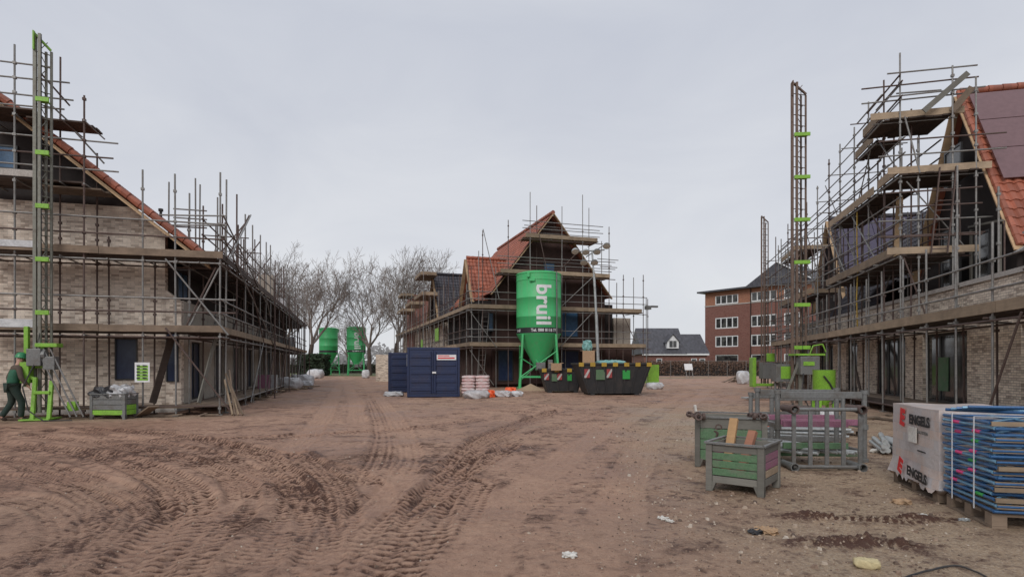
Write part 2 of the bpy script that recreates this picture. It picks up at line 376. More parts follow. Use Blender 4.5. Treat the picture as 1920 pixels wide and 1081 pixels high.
def track(pts, w=.26, depth=.03, lug=.016, pitch=.13, dark=.5, smooth=0., seed=0):
    global Z, DK
    c = smooth_curve(pts); s0 = 0.
    D = np.full(X.shape, 9.); S = np.zeros(X.shape); SD = np.zeros(X.shape)
    for a, b in zip(c[:-1], c[1:]):
        L = np.linalg.norm(b-a)
        if L < 1e-6: continue
        m = w*2.2+.1
        i0, i1 = np.searchsorted(xa, [min(a[0],b[0])-m, max(a[0],b[0])+m]); j0, j1 = np.searchsorted(ya, [min(a[1],b[1])-m, max(a[1],b[1])+m])
        if i1 <= i0 or j1 <= j0: s0 += L; continue
        sl_ = (slice(j0,j1), slice(i0,i1)); dx = X[sl_]-a[0]; dy = Yg[sl_]-a[1]; t = (b-a)/L
        al = np.clip(dx*t[0]+dy*t[1], 0, L); ex = dx-al*t[0]; ey = dy-al*t[1]; dist = np.hypot(ex, ey); sg = dx*t[1]-dy*t[0]
        up = dist < D[sl_]; D[sl_] = np.where(up, dist, D[sl_]); S[sl_] = np.where(up, s0+al, S[sl_]); SD[sl_] = np.where(up, np.sign(sg), SD[sl_]); s0 += L
    wv = w*(1+.25*(vn(X, Yg, .9, 40+seed)-.5)); q = D/wv
    fadeN = np.clip((Yg-4.2)/2.4, .4, 1)
    ins = np.clip((1-q)*5, 0, 1)*fadeN; berm = np.exp(-((q-1.12)/.17)**2)*fadeN
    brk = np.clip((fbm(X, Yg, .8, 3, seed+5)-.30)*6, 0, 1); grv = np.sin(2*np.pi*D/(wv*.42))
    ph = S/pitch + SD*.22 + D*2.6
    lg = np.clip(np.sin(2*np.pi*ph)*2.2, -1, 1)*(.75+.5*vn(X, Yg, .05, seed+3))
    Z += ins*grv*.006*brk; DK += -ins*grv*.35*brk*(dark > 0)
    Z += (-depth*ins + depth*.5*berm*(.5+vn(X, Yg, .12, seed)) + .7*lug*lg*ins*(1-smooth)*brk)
    DK += ins*dark*brk*(.8-1.3*lg*(1-smooth)) - ins*smooth*.5 + berm*.3*brk*abs(dark)  # wet mud tone, with the shade between lugs put into the colour
    if smooth > .5: Z -= ins*0; DK = np.where(q<.9, DK*(1-.8*ins*smooth), DK)
# broad mud relief
Z += near*(fbm(X, Yg, 2.5, 3, 1)-.5)*.035
mask = np.clip((fbm(X, Yg, 1.8, 4, 9)-.5)*5, 0, 1)
# clumpy zone: left half between y=800 and bottom
zone = np.clip(1.15-np.hypot((X+3.2)/6.2, (Yg-7.5)/4.6), 0, 1)
zone = np.clip(zone*2.2, 0, 1)
cl_ = fbm(X, Yg*1.5, .16, 4, 20)
clump = np.clip((cl_-.5)*4, -.35, 1)*mask*zone
Z += near*clump*.016; DK += np.clip(clump,0,1)*.45
streak = fbm(X*.6+Yg*.25, Yg*1.6-X*.2, .075, 3, 24)
sm = (mask*zone+.15*zone)*np.clip((Yg-4.6)/2.5, .25, 1); Z += near*sm*(np.abs(streak-.5)*2)*.02; DK += near*sm*np.clip((streak-.5)*5,0,1)*.8
Z += near*(fbm(X, Yg, .30, 4, 31)-.5)*.020
fine = fbm(X, Yg, .08, 3, 50)
Z += near*(fine-.5)*.012*(1+1.5*mask)
DK += np.clip((fine-.60)*3, 0, .5)*near + np.clip((fbm(X, Yg, .4, 4, 77)-.55)*2.5, 0, .5)
T = [  # px,py on the photograph turned to ground metres
 ([(640,712),(625,745),(590,800),(520,860),(440,915),(330,1000),(240,1080)], .30, .02, .006, .09, -.25, .9),
 ([(700,735),(735,780),(765,840),(750,890),(700,950),(640,1010),(600,1078)], .24, .02, .010, .07, .1, .6),
 ([(690,740),(712,790),(716,840),(690,900)], .24, .02, .012, .09, .3, .3),
 ([(-160,850),(0,862),(120,885),(230,920),(285,960),(270,1000),(180,1050),(80,1110)], .22, .035, .018, .085, .55, .2),
 ([(-120,820),(60,838),(200,858),(320,900),(350,945),(320,990),(260,1050),(200,1100)], .30, .040, .024, .12, .8, 0),
 ([(-60,800),(150,812),(330,838),(480,880),(560,920),(600,980),(590,1060)], .22, .03, .02, .11, .6, .1),
 ([(40,800),(300,812),(480,850),(560,890)], .24, .03, .02, .12, .6, 0),
 ([(-200,900),(0,893),(120,912),(190,945),(170,985),(110,1020),(0,1060)], .2, .025, .016, .08, .5, .4),
 ([(-100,806),(100,822),(280,848),(420,888),(455,930),(420,985),(350,1050),(300,1110)], .22, .03, .02, .10, .65, .1),
 ([(-60,830),(120,848),(250,880),(315,925),(325,965),(280,1020),(200,1080)], .16, .02, .014, .07, .5, .5),
 ([(-60,875),(80,885),(180,915),(235,955),(215,1000),(120,1060)], .16, .02, .014, .07, .5, .5),
 ([(150,800),(360,822),(520,850),(640,880),(700,915),(690,960)], .22, .025, .018, .1, .5, .1),
 ([(420,830),(520,880),(560,930),(540,990),(470,1060)], .22, .025, .018, .09, .55, .2),
 ([(960,835),(860,890),(760,960),(690,1040),(660,1090)], .24, .03, .022, .12, .6, .1),
 ([(0,930),(80,945),(125,985),(110,1030),(60,1080)], .22, .025, .014, .075, .3, .3),
 ([(1040,770),(960,800),(900,830),(850,880),(810,950),(790,1010),(700,1110)], .28, .035, .024, .13, .65, 0),
 ([(1150,765),(1080,790),(1000,812),(900,850)], .22, .02, .014, .1, .3, .3),
 ([(560,850),(620,900),(640,960),(600,1040)], .22, .03, .02, .1, .6, .2),
 ([(900,905),(850,985),(800,1060)], .25, .02, .016, .12, .35, .2),
 ([(1290,735),(1150,800),(1030,880),(930,980),(880,1080)], .3, .012, .004, .1, -.2, .9),
 ([(1330,730),(1250,790),(1190,870),(1150,980),(1130,1080)], .3, .010, .004, .1, -.15, .9),
 ([(860,765),(1000,772),(1180,762),(1300,740)], .25, .02, .012, .12, .35, .4),
 ([(870,745),(1030,760),(1250,745)], .22, .02, .01, .12, .25, .4),
 ([(-60,815),(150,822),(420,822),(640,812),(800,800),(900,785)], .26, .02, .018, .13, .45, .1),
 ([(640,705),(660,740),(668,790)], .3, .02, .005, .1, -.15, .8),
 ([(1500,968),(1600,974),(1700,978),(1775,972)], .10, .0, .03, .07, 1.4, 0),
 ([(1515,1020),(1600,1018),(1690,1025)], .11, .0, .03, .07, 1.4, 0),
]
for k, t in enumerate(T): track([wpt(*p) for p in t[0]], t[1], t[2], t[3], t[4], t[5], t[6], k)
# mud heaped along the two dark strips on the right
for (px, py, n_) in [(1500,970,1),(1560,974,1),(1620,976,1),(1680,978,1),(1740,974,1),(1530,1020,1),(1590,1018,1),(1640,1022,1),(1680,1026,1)]:
    cx, cy = wpt(px, py); g = np.exp(-(((X-cx)/.30)**2+((Yg-cy)/.13)**2)); Z += g*(.01+.05*np.clip(cl_-.4, 0, 1)*2); DK += g*1.3*np.clip((cl_-.38)*4, 0, 1)
DK = np.clip(DK, -.2, 1.3) + near*zone*.28*np.clip((fbm(X, Yg, 2.2, 4, 120)-.5)*5, -.2, 1)
side = np.clip((X - (.3 + Yg*.13))/1.6, 0, 1)*np.clip((24-Yg)/8, 0, 1)                     # gritty sand on the right
edge = np.clip(1-np.abs(((X+8.64)*(-.263)+(Yg-17.2)*.965)+.4)/1.2, 0, 1)*np.clip((-7-X)/2, 0, 1)    # sandy strip by the left scaffold
SDY = np.clip(side*(.45+.8*fbm(X, Yg, .7, 4, 61)) + edge*.9 + .25*np.clip((fbm(X, Yg, 3, 3, 90)-.5)*3, 0, 1), 0, 1)
gr = np.clip((Yg-73+3*vn(X, Yg, 6, 4))/3, 0, 1); gr = np.maximum(gr, np.clip((np.abs(X-1)-34)/4, 0, 1)*np.clip((Yg-20)/10, 0, 1))
gr = np.maximum(gr, np.clip(1-np.abs(Yg-62-.2*(X-10))/3, 0, 1)*np.clip((X-14)/2, 0, 1)*np.clip((23-X)/2, 0, 1)*.9)
nx, ny = len(xs), len(ys)
V = np.stack([X.ravel(), Yg.ravel(), Z.ravel()], 1)
idx = np.arange(nx*ny).reshape(ny, nx); q = np.stack([idx[:-1,:-1], idx[:-1,1:], idx[1:,1:], idx[1:,:-1]], -1).reshape(-1, 4)
me = bpy.data.meshes.new('ground'); me.vertices.add(len(V)); me.vertices.foreach_set('co', V.ravel())
me.loops.add(q.size); me.loops.foreach_set('vertex_index', q.ravel().astype(np.int32)); me.polygons.add(len(q))
me.polygons.foreach_set('loop_start', np.arange(0, q.size, 4, dtype=np.int32)); me.polygons.foreach_set('loop_total', np.full(len(q), 4, dtype=np.int32))
me.update(calc_edges=True); me.validate(); me.polygons.foreach_set('use_smooth', [True]*len(q))
ca = me.color_attributes.new('mud', 'FLOAT_COLOR', 'POINT')
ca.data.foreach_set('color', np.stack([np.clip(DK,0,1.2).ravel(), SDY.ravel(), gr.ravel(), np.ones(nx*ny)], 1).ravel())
m, nt, b = newmat('mud'); at = N(nt, 'ShaderNodeAttribute'); at.attribute_name = 'mud'; sp = N(nt, 'ShaderNodeSeparateColor'); nt.links.new(at.outputs['Color'], sp.inputs[0])
tc = N(nt, 'ShaderNodeTexCoord'); ob = tc.outputs['Object']
n1 = ramp(nt, noise(nt, ob, .4, 7, .72, .5), [(.36, (0,)*3), (.62, (1,)*3)]); n2 = noise(nt, ob, 9, 8, .75); n3 = noise(nt, ob, 60, 4, .7)
base = mix(nt, n1, (.34, .195, .134), (.49, .315, .225))
base = mix(nt, ramp(nt, n2, [(.42, (0,)*3), (.72, (.7,)*3)]), base, (.25, .135, .092))
base = mix(nt, ramp(nt, n3, [(.55, (0,)*3), (.72, (.5,)*3)]), base, (.53, .39, .30))
sand = mix(nt, n2, (.26, .18, .12), (.50, .365, .24)); sand = mix(nt, ramp(nt, n3, [(.5, (0,)*3), (.7, (.75,)*3)]), sand, (.60, .52, .42))
sand = mix(nt, ramp(nt, noise(nt, ob, 25, 4, .8), [(.5, (0,)*3), (.68, (.8,)*3)]), sand, (.09, .06, .045))
col = mix(nt, sp.outputs[1], base, sand); 
nf = noise(nt, ob, 22, 5, .8, .6); mpn = N(nt, 'ShaderNodeMapRange'); mpn.inputs[1].default_value = .36; mpn.inputs[2].default_value = .62; mpn.inputs[3].default_value = .25; mpn.inputs[4].default_value = 1.9; nt.links.new(nf, mpn.inputs[0])
dk = N(nt, 'ShaderNodeMath', operation='MULTIPLY'); dk.use_clamp = True; nt.links.new(sp.outputs[0], dk.inputs[0]); nt.links.new(mpn.outputs[0], dk.inputs[1])
specks = ramp(nt, noise(nt, ob, 14, 6, .85, .8), [(.56, (0,)*3), (.64, (.75,)*3)]); col = mix(nt, specks, col, (.15, .075, .05))
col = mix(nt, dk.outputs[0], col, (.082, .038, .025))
grc = mix(nt, n2, (.07, .085, .03), (.20, .22, .09)); col = mix(nt, sp.outputs[2], col, grc)
nt.links.new(col, b.inputs['Base Color']); b.inputs['Specular IOR Level'].default_value = .35
rr = ramp(nt, n1, [(.2, (.50,)*3), (.8, (.9,)*3)]); nt.links.new(rr, b.inputs['Roughness'])
ms = N(nt, 'ShaderNodeMath', operation='MULTIPLY_ADD'); nt.links.new(n3, ms.inputs[0]); ms.inputs[1].default_value = .35; nt.links.new(n2, ms.inputs[2])
bump(nt, b, ms.outputs[0], .9, .045); me.materials.append(m)
g = bpy.data.objects.new('ground', me); COL.objects.link(g); tag(g, kind='structure')
def gz(x, y):
    i = min(max(np.searchsorted(xa, x), 1), nx-1); j = min(max(np.searchsorted(ya, y), 1), ny-1); return float(Z[j-1:j+1, i-1:i+1].mean())

# loose stones and rubble: uncountable
mb = MB(); rs = random.Random(5)
for k in range(6500):
    if rs.random() < .72:
        Y = rs.uniform(3.8, 16); x = rs.uniform(.10*Y+.4, .80*Y)
    else: Y = rs.uniform(3.8, 14); x = rs.uniform(-.85*Y, .3*Y)
    s_ = rs.choice((.005, .006, .008, .009, .013, .024 if x > 1.5 and rs.random() < .4 else .010)) * rs.uniform(.7, 1.3)
    z = gz(x, Y) + s_*.15
    a0 = rs.uniform(0, 6.28); vs = []
    for i in range(5):
        t = a0 + i*1.2566; rr_ = s_*rs.uniform(.7, 1.2); vs.append((x+math.cos(t)*rr_, Y+math.sin(t)*rr_, z - s_*.3))
    for i in range(5):
        t = a0 + .3 + i*1.2566; rr_ = s_*rs.uniform(.4, .8); vs.append((x+math.cos(t)*rr_, Y+math.sin(t)*rr_, z + s_*rs.uniform(.4, .8)))
    mb.add(vs, [(i, (i+1) % 5, (i+1) % 5 + 5, i+5) for i in range(5)] + [(5,6,7,8,9)])
m, nt, b = newmat('stones'); gm = N(nt, 'ShaderNodeNewGeometry'); nt.links.new(ramp(nt, gm.outputs['Random Per Island'], [(0, (.10, .07, .055)), (.45, (.24, .165, .12)), (.85, (.38, .30, .23)), (1, (.50, .44, .37))]), b.inputs['Base Color']); b.inputs['Roughness'].default_value = .9
tag(mb.build('gravel', m, fix=False), 'scattered pebbles and rubble lying on the mud', 'gravel', kind='stuff')

# ------------------------------------------------------------------ roof tiles
def tile_roof(name, parent, p0, a, La, s, Ls, mat, per=.25, crs=.33, amp=.028, sub=6):
    """p0 = lower corner, a = direction along the eave, s = direction up the slope"""
    p0, a, s = Vector(p0), Vector(a).normalized(), Vector(s).normalized(); n = a.cross(s)
    if n.z < 0: n = -n
    nu = max(2, int(La/per*sub)); nc = max(1, int(round(Ls/crs))); vs = []; fs = []; uvs = []
    rowz = []
    for k in range(nc): rowz += [(k*crs, .032), ((k+1)*crs, 0.0)]
    us = [La*i/nu for i in range(nu+1)]
    for (t, h) in rowz:
        for u_ in us:
            ph = (u_/per) % 1.0; wv = amp*(math.sin(ph*2*math.pi) + .35*math.sin(ph*4*math.pi+.8))
            vs.append(p0 + a*u_ + s*min(t, Ls) + n*(h + wv)); uvs.append((u_, t - (1e-3 if h == 0 else -1e-3)))
    W = nu+1
    for r_ in range(len(rowz)-1):
        for i in range(nu): fs.append((r_*W+i, r_*W+i+1, (r_+1)*W+i+1, (r_+1)*W+i))
    b0 = len(vs)                                                     # an underside so the roof is solid
    for (t, u_) in ((0, 0), (0, La), (Ls, La), (Ls, 0)): vs.append(p0 + a*u_ + s*t - n*.05); uvs.append((u_, t))
    fs.append((b0, b0+3, b0+2, b0+1))
    me = bpy.data.meshes.new(name); me.from_pydata([tuple(v_) for v_ in vs], [], fs); me.update()
    uvl = me.uv_layers.new(name='UVMap')
    li = np.empty(len(me.loops), dtype=np.int32); me.loops.foreach_get('vertex_index', li); uvl.data.foreach_set('uv', np.array(uvs)[li].ravel())
    me.materials.append(mat); o = bpy.data.objects.new(name, me); COL.objects.link(o); o.parent = parent; return o
def ridge_cap(parent, p, q, mat, r=.11):
    p, q = Vector(p), Vector(q); L = (q-p).length; n = max(1, int(L/.38)); mb = MB()
    for i in range(n): mb.tube(p.lerp(q, i/n), p.lerp(q, (i+.96)/n), r, 10, r*.86)
    return mb.build('ridge_tile', mat, parent, True)

def wall_openings(parent, mat, axis, t0, t1, a0, a1, z0, z1, ops, name='wall'):
    """axis 'x': wall runs along local x with thickness in y, and the reverse for 'y'"""
    A = sorted({a0, a1, *[o[0] for o in ops], *[o[1] for o in ops]}); Zs = sorted({z0, z1, *[o[2] for o in ops], *[o[3] for o in ops]}); mb = MB()
    for i in range(len(A)-1):
        j = 0
        while j < len(Zs)-1:
            ca_, cz = (A[i]+A[i+1])/2, (Zs[j]+Zs[j+1])/2
            if any(o[0] < ca_ < o[1] and o[2] < cz < o[3] for o in ops): j += 1; continue
            k = j
            while k+1 < len(Zs)-1 and not any(o[0] < ca_ < o[1] and o[2] < (Zs[k+1]+Zs[k+2])/2 < o[3] for o in ops): k += 1
            if axis == 'x': mb.box(A[i], A[i+1], t0, t1, Zs[j], Zs[k+1])
            else: mb.box(t0, t1, A[i], A[i+1], Zs[j], Zs[k+1])
            j = k+1
    return mb.build(name, mat, parent)
def window(parent, axis, t, a0, a1, z0, z1, fm='frame', gm='glass', bars=1, fw=.06, name='window', hbars=0, dep=.07):
    """t = plane of the pane; the frame straddles it by dep"""
    mb = MB(); d0 = t-dep/2; d1 = t+dep/2
    def bx(p, q, r0, r1, e=0):
        if axis == 'x': mb.box(p, q, d0-e, d1+e, r0, r1)
        else: mb.box(d0-e, d1+e, p, q, r0, r1)
    bx(a0, a1, z1-fw, z1); bx(a0, a1, z0, z0+fw); bx(a0, a0+fw, z0+fw, z1-fw); bx(a1-fw, a1, z0+fw, z1-fw)
    for k in range(bars):
        c = a0+(a1-a0)*(k+1)/(bars+1); bx(c-fw/2, c+fw/2, z0+fw, z1-fw)
    for k in range(hbars):
        c = z0+(z1-z0)*(k+1)/(hbars+1); bx(a0+fw, a1-fw, c-fw/2, c+fw/2, -.004)
    o = mb.build(name, M[fm], parent)
    g_ = MB(); e = fw*.5
    if axis == 'x': g_.box(a0+e, a1-e, t-.008, t+.008, z0+e, z1-e)
    else: g_.box(t-.008, t+.008, a0+e, a1-e, z0+e, z1-e)
    g_.build('pane', M[gm], o); return o

def text_obj(s, size, mat, parent, mtx, name='lettering', bold=.0, cyl=None, spacing=1.0, sx=1.0):
    """mtx maps text space to parent space; cyl=(radius, z_axis text rotated) bends onto a cylinder"""
    cu = bpy.data.curves.new('t', 'FONT'); cu.body = s; cu.size = size; cu.offset = bold; cu.space_character = spacing; cu.align_x = 'CENTER'; cu.align_y = 'CENTER'; cu.resolution_u = 3
    if cyl is None: cu.extrude = .002
    o = bpy.data.objects.new('t', cu); COL.objects.link(o); bpy.context.view_layer.update()
    me = bpy.data.meshes.new_from_object(o.evaluated_get(bpy.context.evaluated_depsgraph_get())); bpy.data.objects.remove(o)
    if cyl:
        import bmesh
        bm = bmesh.new(); bm.from_mesh(me); bmesh.ops.triangulate(bm, faces=bm.faces)
        for _ in range(2): bmesh.ops.subdivide_edges(bm, edges=[e for e in bm.edges if e.calc_length() > size*.12], cuts=1)
        bmesh.ops.triangulate(bm, faces=bm.faces)
        bm.to_mesh(me); bm.free()
    for v_ in me.vertices:
        p = mtx @ Vector((v_.co.x*sx, v_.co.y, v_.co.z))
        if cyl:
            r, cz = cyl; th = p.x/r; p = Vector((math.sin(th)*r, -math.cos(th)*r, p.z))
        v_.co = p
    me.materials.clear(); me.materials.append(mat)
    ob_ = bpy.data.objects.new(name, me); COL.objects.link(ob_); ob_.parent = parent; return ob_

# ------------------------------------------------------------------ scaffolding
TR = .026
class Scaf:
    def __init__(s, frm, label, group='tube scaffolds around the houses'):
        s.root = thing('scaffold', label, 'scaffold', frm.loc(), frm.a, group); s.rs = random.Random(len(label)); s.np = 0
    def pole(s, u, v, z1, z0=0.0, clamps=(), mat=None, r=TR):
        mb = MB(); jx, jy = s.rs.uniform(-.03, .03), s.rs.uniform(-.03, .03)
        mb.tube((u, v, z0), (u+jx, v+jy, z1), r, 8)
        if z0 == 0: mb.box(u-.08, u+.08, v-.08, v+.08, -.03, .02)
        for z in clamps:
            if z0 < z < z1:
                k = z/z1; mb.box(u+jx*k-.04, u+jx*k+.04, v+jy*k-.04, v+jy*k+.04, z-.035, z+.035)
        s.np += 1
        return mb.build('pole', mat or M['steel' if s.rs.random() < .7 else 'rust'], s.root, True)
    def bar(s, p, q, name='ledger', mat=None, r=TR*.95, over=.0):
        p, q = Vector(p), Vector(q); d = (q-p).normalized(); jz = s.rs.uniform(-.015, .015)
        mb = MB(); mb.tube(p - d*over + Vector((0,0,jz)), q + d*over - Vector((0,0,jz)), r, 8)
        return mb.build(name, mat or M['steel' if s.rs.random() < .6 else 'rust'], s.root, True)
    def deck(s, u0, u1, v0, v1, z, along='u', mat='boardd', name='platform'):
        mb = MB(); a0, a1, b0, b1 = (u0, u1, v0, v1) if along == 'u' else (v0, v1, u0, u1)
        n = max(1, int((b1-b0)/.22)); wd = (b1-b0)/n
        for i in range(n):
            t = a0
            while t < a1-.05:
                L = min(a1-t, s.rs.uniform(2.6, 4.0)); dz = s.rs.uniform(-.012, .012); ov = s.rs.uniform(0, .12)
                c0, c1 = b0+i*wd+.004, b0+(i+1)*wd-.006
                e1 = min(t+L, a1)+ (ov if t+L >= a1 else -.01)
                if along == 'u': mb.box(t-(ov if t == a0 else 0), e1, c0, c1, z-.045+dz, z+dz)
                else: mb.box(c0, c1, t-(ov if t == a0 else 0), e1, z-.045+dz, z+dz)
                t += L
        return mb.build(name, M[mat], s.root)
    def toe(s, p, q, h=.2, mat='toe', seg=3.9):
        p, q = Vector(p), Vector(q); L = (q-p).length; n = max(1, int(round(L/seg)))
        for i in range(n):
            a, b = p.lerp(q, i/n), p.lerp(q, (i+.996)/n); j = s.rs.uniform(-.012, .012)
            MB().bar(a+Vector((0,0,h/2+j)), b+Vector((0,0,h/2-j*.5)), .035, h).build('toe_board', M[mat], s.root)
    def plank(s, p, q, w=.2, mat='board', flat_=False):
        return MB().bar(p, q, *((w, .04) if flat_ else (.04, w))).build('brace_board', M[mat], s.root)

# ================= LEFT HOUSE =================
hl = thing('brick_house', 'pale brick house at the left with orange tiled roof edge and dark gable top', 'house', FL.loc(), FL.a, 'houses under construction')
VW = 1.35
MB().prism([(-15,.25),(-1.8,.25),(-1.8,5.5),(-2.75,6.28),(-15,6.28)], VW, VW+.3).build('wall', M['brick'], hl)
MB().prism([(-15,6.282),(-2.45,6.282),(-8.2,10.86),(-15,5.4+1.0)], VW+.02, VW+.25).build('gable_cladding', M['clad'], hl)
MB().box(-15, -1.5, VW-.05, VW+.4, -.1, .25).build('plinth', M['conc'], hl)
# lower corner piece and the long side wall with its openings
MB().prism([(-1.8,.25),(-1.35,.25),(-1.35,3.45),(-1.8,3.8)], VW+.01, VW+.28).build('wall', M['brick'], hl)
ops = [];  v_ = 2.6
while v_ < 32: ops.append((v_, v_+1.5, .3, 2.25)); v_ += 3.6
wall_openings(hl, M['cream'], 'y', -1.66, -1.36, VW+.3, 34, .25, 3.5, ops)
for o_ in ops: window(hl, 'y', -1.5, *o_, gm='film' if int(o_[0]*10) % 3 else 'glass', bars=1)
MB().box(-1.9, -1.62, VW+.3, 34, 3.5, 5.5).box(-1.62, -.55, VW+.3, 33.6, 4.45, 4.5).build('side_cladding', M['clad'], hl)
MB().box(-1.95, -1.50, VW+.3, 34, -.1, .25).build('plinth', M['conc'], hl)
window(hl, 'x', VW-.01, FL.u_at(216, VW), FL.u_at(258, VW), 1.02, 2.28, gm='film', bars=0, fw=.04)
window(hl, 'x', VW-.01, -1.76, -1.42, .95, 2.5, gm='film', bars=0, fw=.03)
window(hl, 'x', VW-.01, FL.u_at(-12, VW), FL.u_at(34, VW), 7.15, 7.85, gm='filmb', bars=0, fw=.05)
window(hl, 'y', -1.6, VW+.5, VW+1.7, 3.6, 4.55, gm='filmb', bars=1, fw=.05)
SL = .81; rl = math.hypot(1, SL)
tile_roof('roof', hl, (-.5, .75, 4.68), (0, 1, 0), 33, (-1, 0, SL), 7.7*rl, M['tile'])
ridge_cap(hl, (-8.2, .75, 10.95), (-8.2, 33.7, 10.95), M['tile'])
MB().bar((-.42, .70, 4.44), (-8.2, .70, 10.74), .05, .34, up=(0,1,0)).build('verge_board', M['verge'], hl)
MB().bar((-.42, .66, 4.50), (-8.2, .66, 10.80), .24, .03, up=(0,0,1)).build('verge_soffit', M['verge'], hl)
mb = MB()
for k in range(26):
    t = k/26; x_ = -.5-7.7*t; z_ = 4.76+6.24*t; mb.tube((x_-.0, .72, z_), (x_-.36, .72, z_+.27), .12, 8, .09)
mb.build('verge_tile', M['tile'], hl, True)
MB().bar((-.5, .75, 4.55), (-.5, 33.5, 4.55), .22, .12).build('gutter', M['clad'], hl)
MB().tube((-2.1,2.0,5.9),(-2.1,2.0,6.36),.04,10).tube((-2.1,2.0,6.36),(-2.1,2.0,6.44),.07,10).build('vent_pipe', M['black'], hl, True)

s = Scaf(FL, 'tall tube scaffold wrapped round the pale brick house at the left edge')
LV = [2.45, 4.62]; rails = [3.0, 3.4, 5.17, 5.62]
up_px = lambda px, v: FL.u_at(px, v)
CL = [.2, 2.3, 3.0, 3.4, 4.45, 5.17, 5.62, 6.5, 7.3, 7.75, 8.3, 8.9, 9.3, 9.7]
front = [(-60, 10.6), (28, 10.2), (157, 9.0), (268, 7.05), (330, 7.0), (412, 7.15)]
for px, z in front: s.pole(up_px(px, 0), 0, z, clamps=CL)
for px, z in [(-20, 10.4), (112, 10.45), (182, 7.75), (205, 5.3), (289, 5.0), (355, 6.0)]: s.pole(up_px(px, 1.05), 1.05, z, clamps=CL[:7], mat=M['rust'])
u0 = up_px(-70, 0)
for z in rails + [2.28, 4.45, .28]: s.bar((u0, -.03, z), (.45 if z in (3.0, 3.4) else .15, -.03, z))
for z in (2.28, 4.45): s.bar((u0, 1.02, z), (.1, 1.02, z), mat=M['rust'])
for z in (7.75, 7.3, 6.95): s.bar((u0, .02, z), (up_px({7.75: 221, 7.3: 212, 6.95: 222}[z], 0), .02, z))
for z, p_ in ((9.7, 97), (9.3, 130), (8.85, 137), (8.55, 120)): s.bar((u0, .02, z), (up_px(p_, 0), .02, z))
for z in (2.3, 4.47, 6.5, 8.25):
    for px in (-40, 28, 112, 157, 200, 268, 330, 370, 412):
        if z > 6 and px > 190: continue
        s.bar((up_px(px, 0)+.06, -.15, z), (up_px(px, 0)+.06, 1.25, z), 'transom', r=.02)
s.deck(u0, .05, .0, 1.15, 2.45); s.toe((u0, -.06, 2.43), (.12, -.06, 2.43), .19, 'board')
s.deck(u0, .05, .0, 1.15, 4.62); s.toe((u0, -.06, 4.60), (.12, -.06, 4.60), .2, 'board')
s.deck(u0, up_px(150, 0), .0, 1.15, 6.6); s.toe((u0, -.06, 6.6), (up_px(78, 0), -.06, 6.6), .18, 'conc')
s.deck(up_px(75, 0), up_px(185, 0), .1, .9, 6.45, mat='board')
s.deck(u0, up_px(60, 0), .0, 1.15, 8.5); s.deck(up_px(45, 0), up_px(157, 0), .1, 1.0, 8.32, mat='boardd')
s.deck(u0, .2, -.05, 1.0, .28, mat='board')
MB().box(u0, up_px(78, 0), -.1, -.07, 2.5, 2.72).build('side_panel', M['wrap'], s.root)
MB().box(u0, up_px(78, 0), -.1, -.07, 4.68, 4.86).build('side_panel', M['wrap'], s.root)
# braces on the corner bay
for a_, b_ in (((310, 485), (428, 628)), ((310, 615), (437, 778))):
    p1 = up_px(a_[0], -.08); p2 = up_px(b_[0], -.08)
    s.bar((p1, -.08, FL.z_at(a_[1], p1, -.08)), (p2, -.08, max(.03, FL.z_at(b_[1], p2, -.08))), 'brace')
for dx in (0, .09): s.bar((up_px(412, .1)+dx-.1, .1, FL.z_at(500, 0, 0)), (up_px(349, .1)+dx, .1, 2.6), 'brace')
s.bar((up_px(75,0), .0, 9.5), (up_px(112, 0), .6, 8.9), 'brace'); s.bar((up_px(75,0), .1, 8.9), (up_px(112, 0), .6, 8.4), 'brace')
s.bar((up_px(141,0), .0, 7.95), (up_px(182, 0), .5, 7.3), 'brace')
s.plank((up_px(286, .5), .5, .35), (up_px(323, .9), .9, 2.35), .2, 'boardd')
s.plank((up_px(373, .3), .3, .35), (up_px(405, .9), .9, 2.35), .12, 'greyw')
# the long side
v_ = 0.9; k = 0
while v_ < 33:
    s.pole(0, v_, 7.1 + s.rs.uniform(-.35, .25), clamps=CL[:7]); 
    if k % 1 == 0: s.pole(-1.05, v_+.15, 7.0 + s.rs.uniform(-.6, .2), clamps=CL[:7], mat=M['rust'] if k % 2 else None)
    for z in (2.3, 4.47): s.bar((.15, v_+.06, z), (-1.2, v_+.06, z), 'transom', r=.02)
    v_ += 1.72; k += 1
for z in (2.28, 3.0, 3.4, 4.45, 5.17, 5.62, .28): s.bar((.03, -.1, z), (.03, 33, z)); 
for z in (2.28, 4.45): s.bar((-1.02, 0, z), (-1.02, 33, z))
s.deck(-1.1, 0, 1.2, 33, 2.45, 'v'); s.toe((.06, 0, 2.43), (.06, 33, 2.43), .19)
s.deck(-1.1, 0, 1.2, 33, 4.62, 'v'); s.toe((.06, 0, 4.60), (.06, 33, 4.60), .19, 'boardd')
s.deck(-1.1, 0, 1.2, 33, .28, 'v', 'board')
for z in (3.2, 3.7, 5.3, 5.8, 6.3): s.bar((-1.02, 2.5, z), (-1.02, 33, z), mat=M['rust'])
for v_ in (7, 13, 18, 23, 28): s.bar((-1.0, v_, 2.4), (-1.0, v_+2.5, 4.5), 'brace', mat=M['rust']); s.pole(-.5, v_, 6.6, mat=M['rust']); s.pole(.5, v_+1.5, 5.2, mat=M['rust'])
s.bar((.1, 4.5, 7.0), (.1, .6, 4.7), 'brace'); s.bar((.16, 4.5, 7.0), (.16, .6, 4.7), 'brace')
s.bar((.1, 0, 5.9), (.1, 9.5, 4.1), 'brace')
s.bar((.1, 0, 5.3), (.1, 12, 2.3), 'brace')
for v_ in (5, 9, 14, 19, 24): s.bar((.08, v_, .05), (.08, v_+3.2, 2.4), 'brace'); s.bar((.08, v_+3.4, 2.4), (.08, v_, 4.5), 'brace')
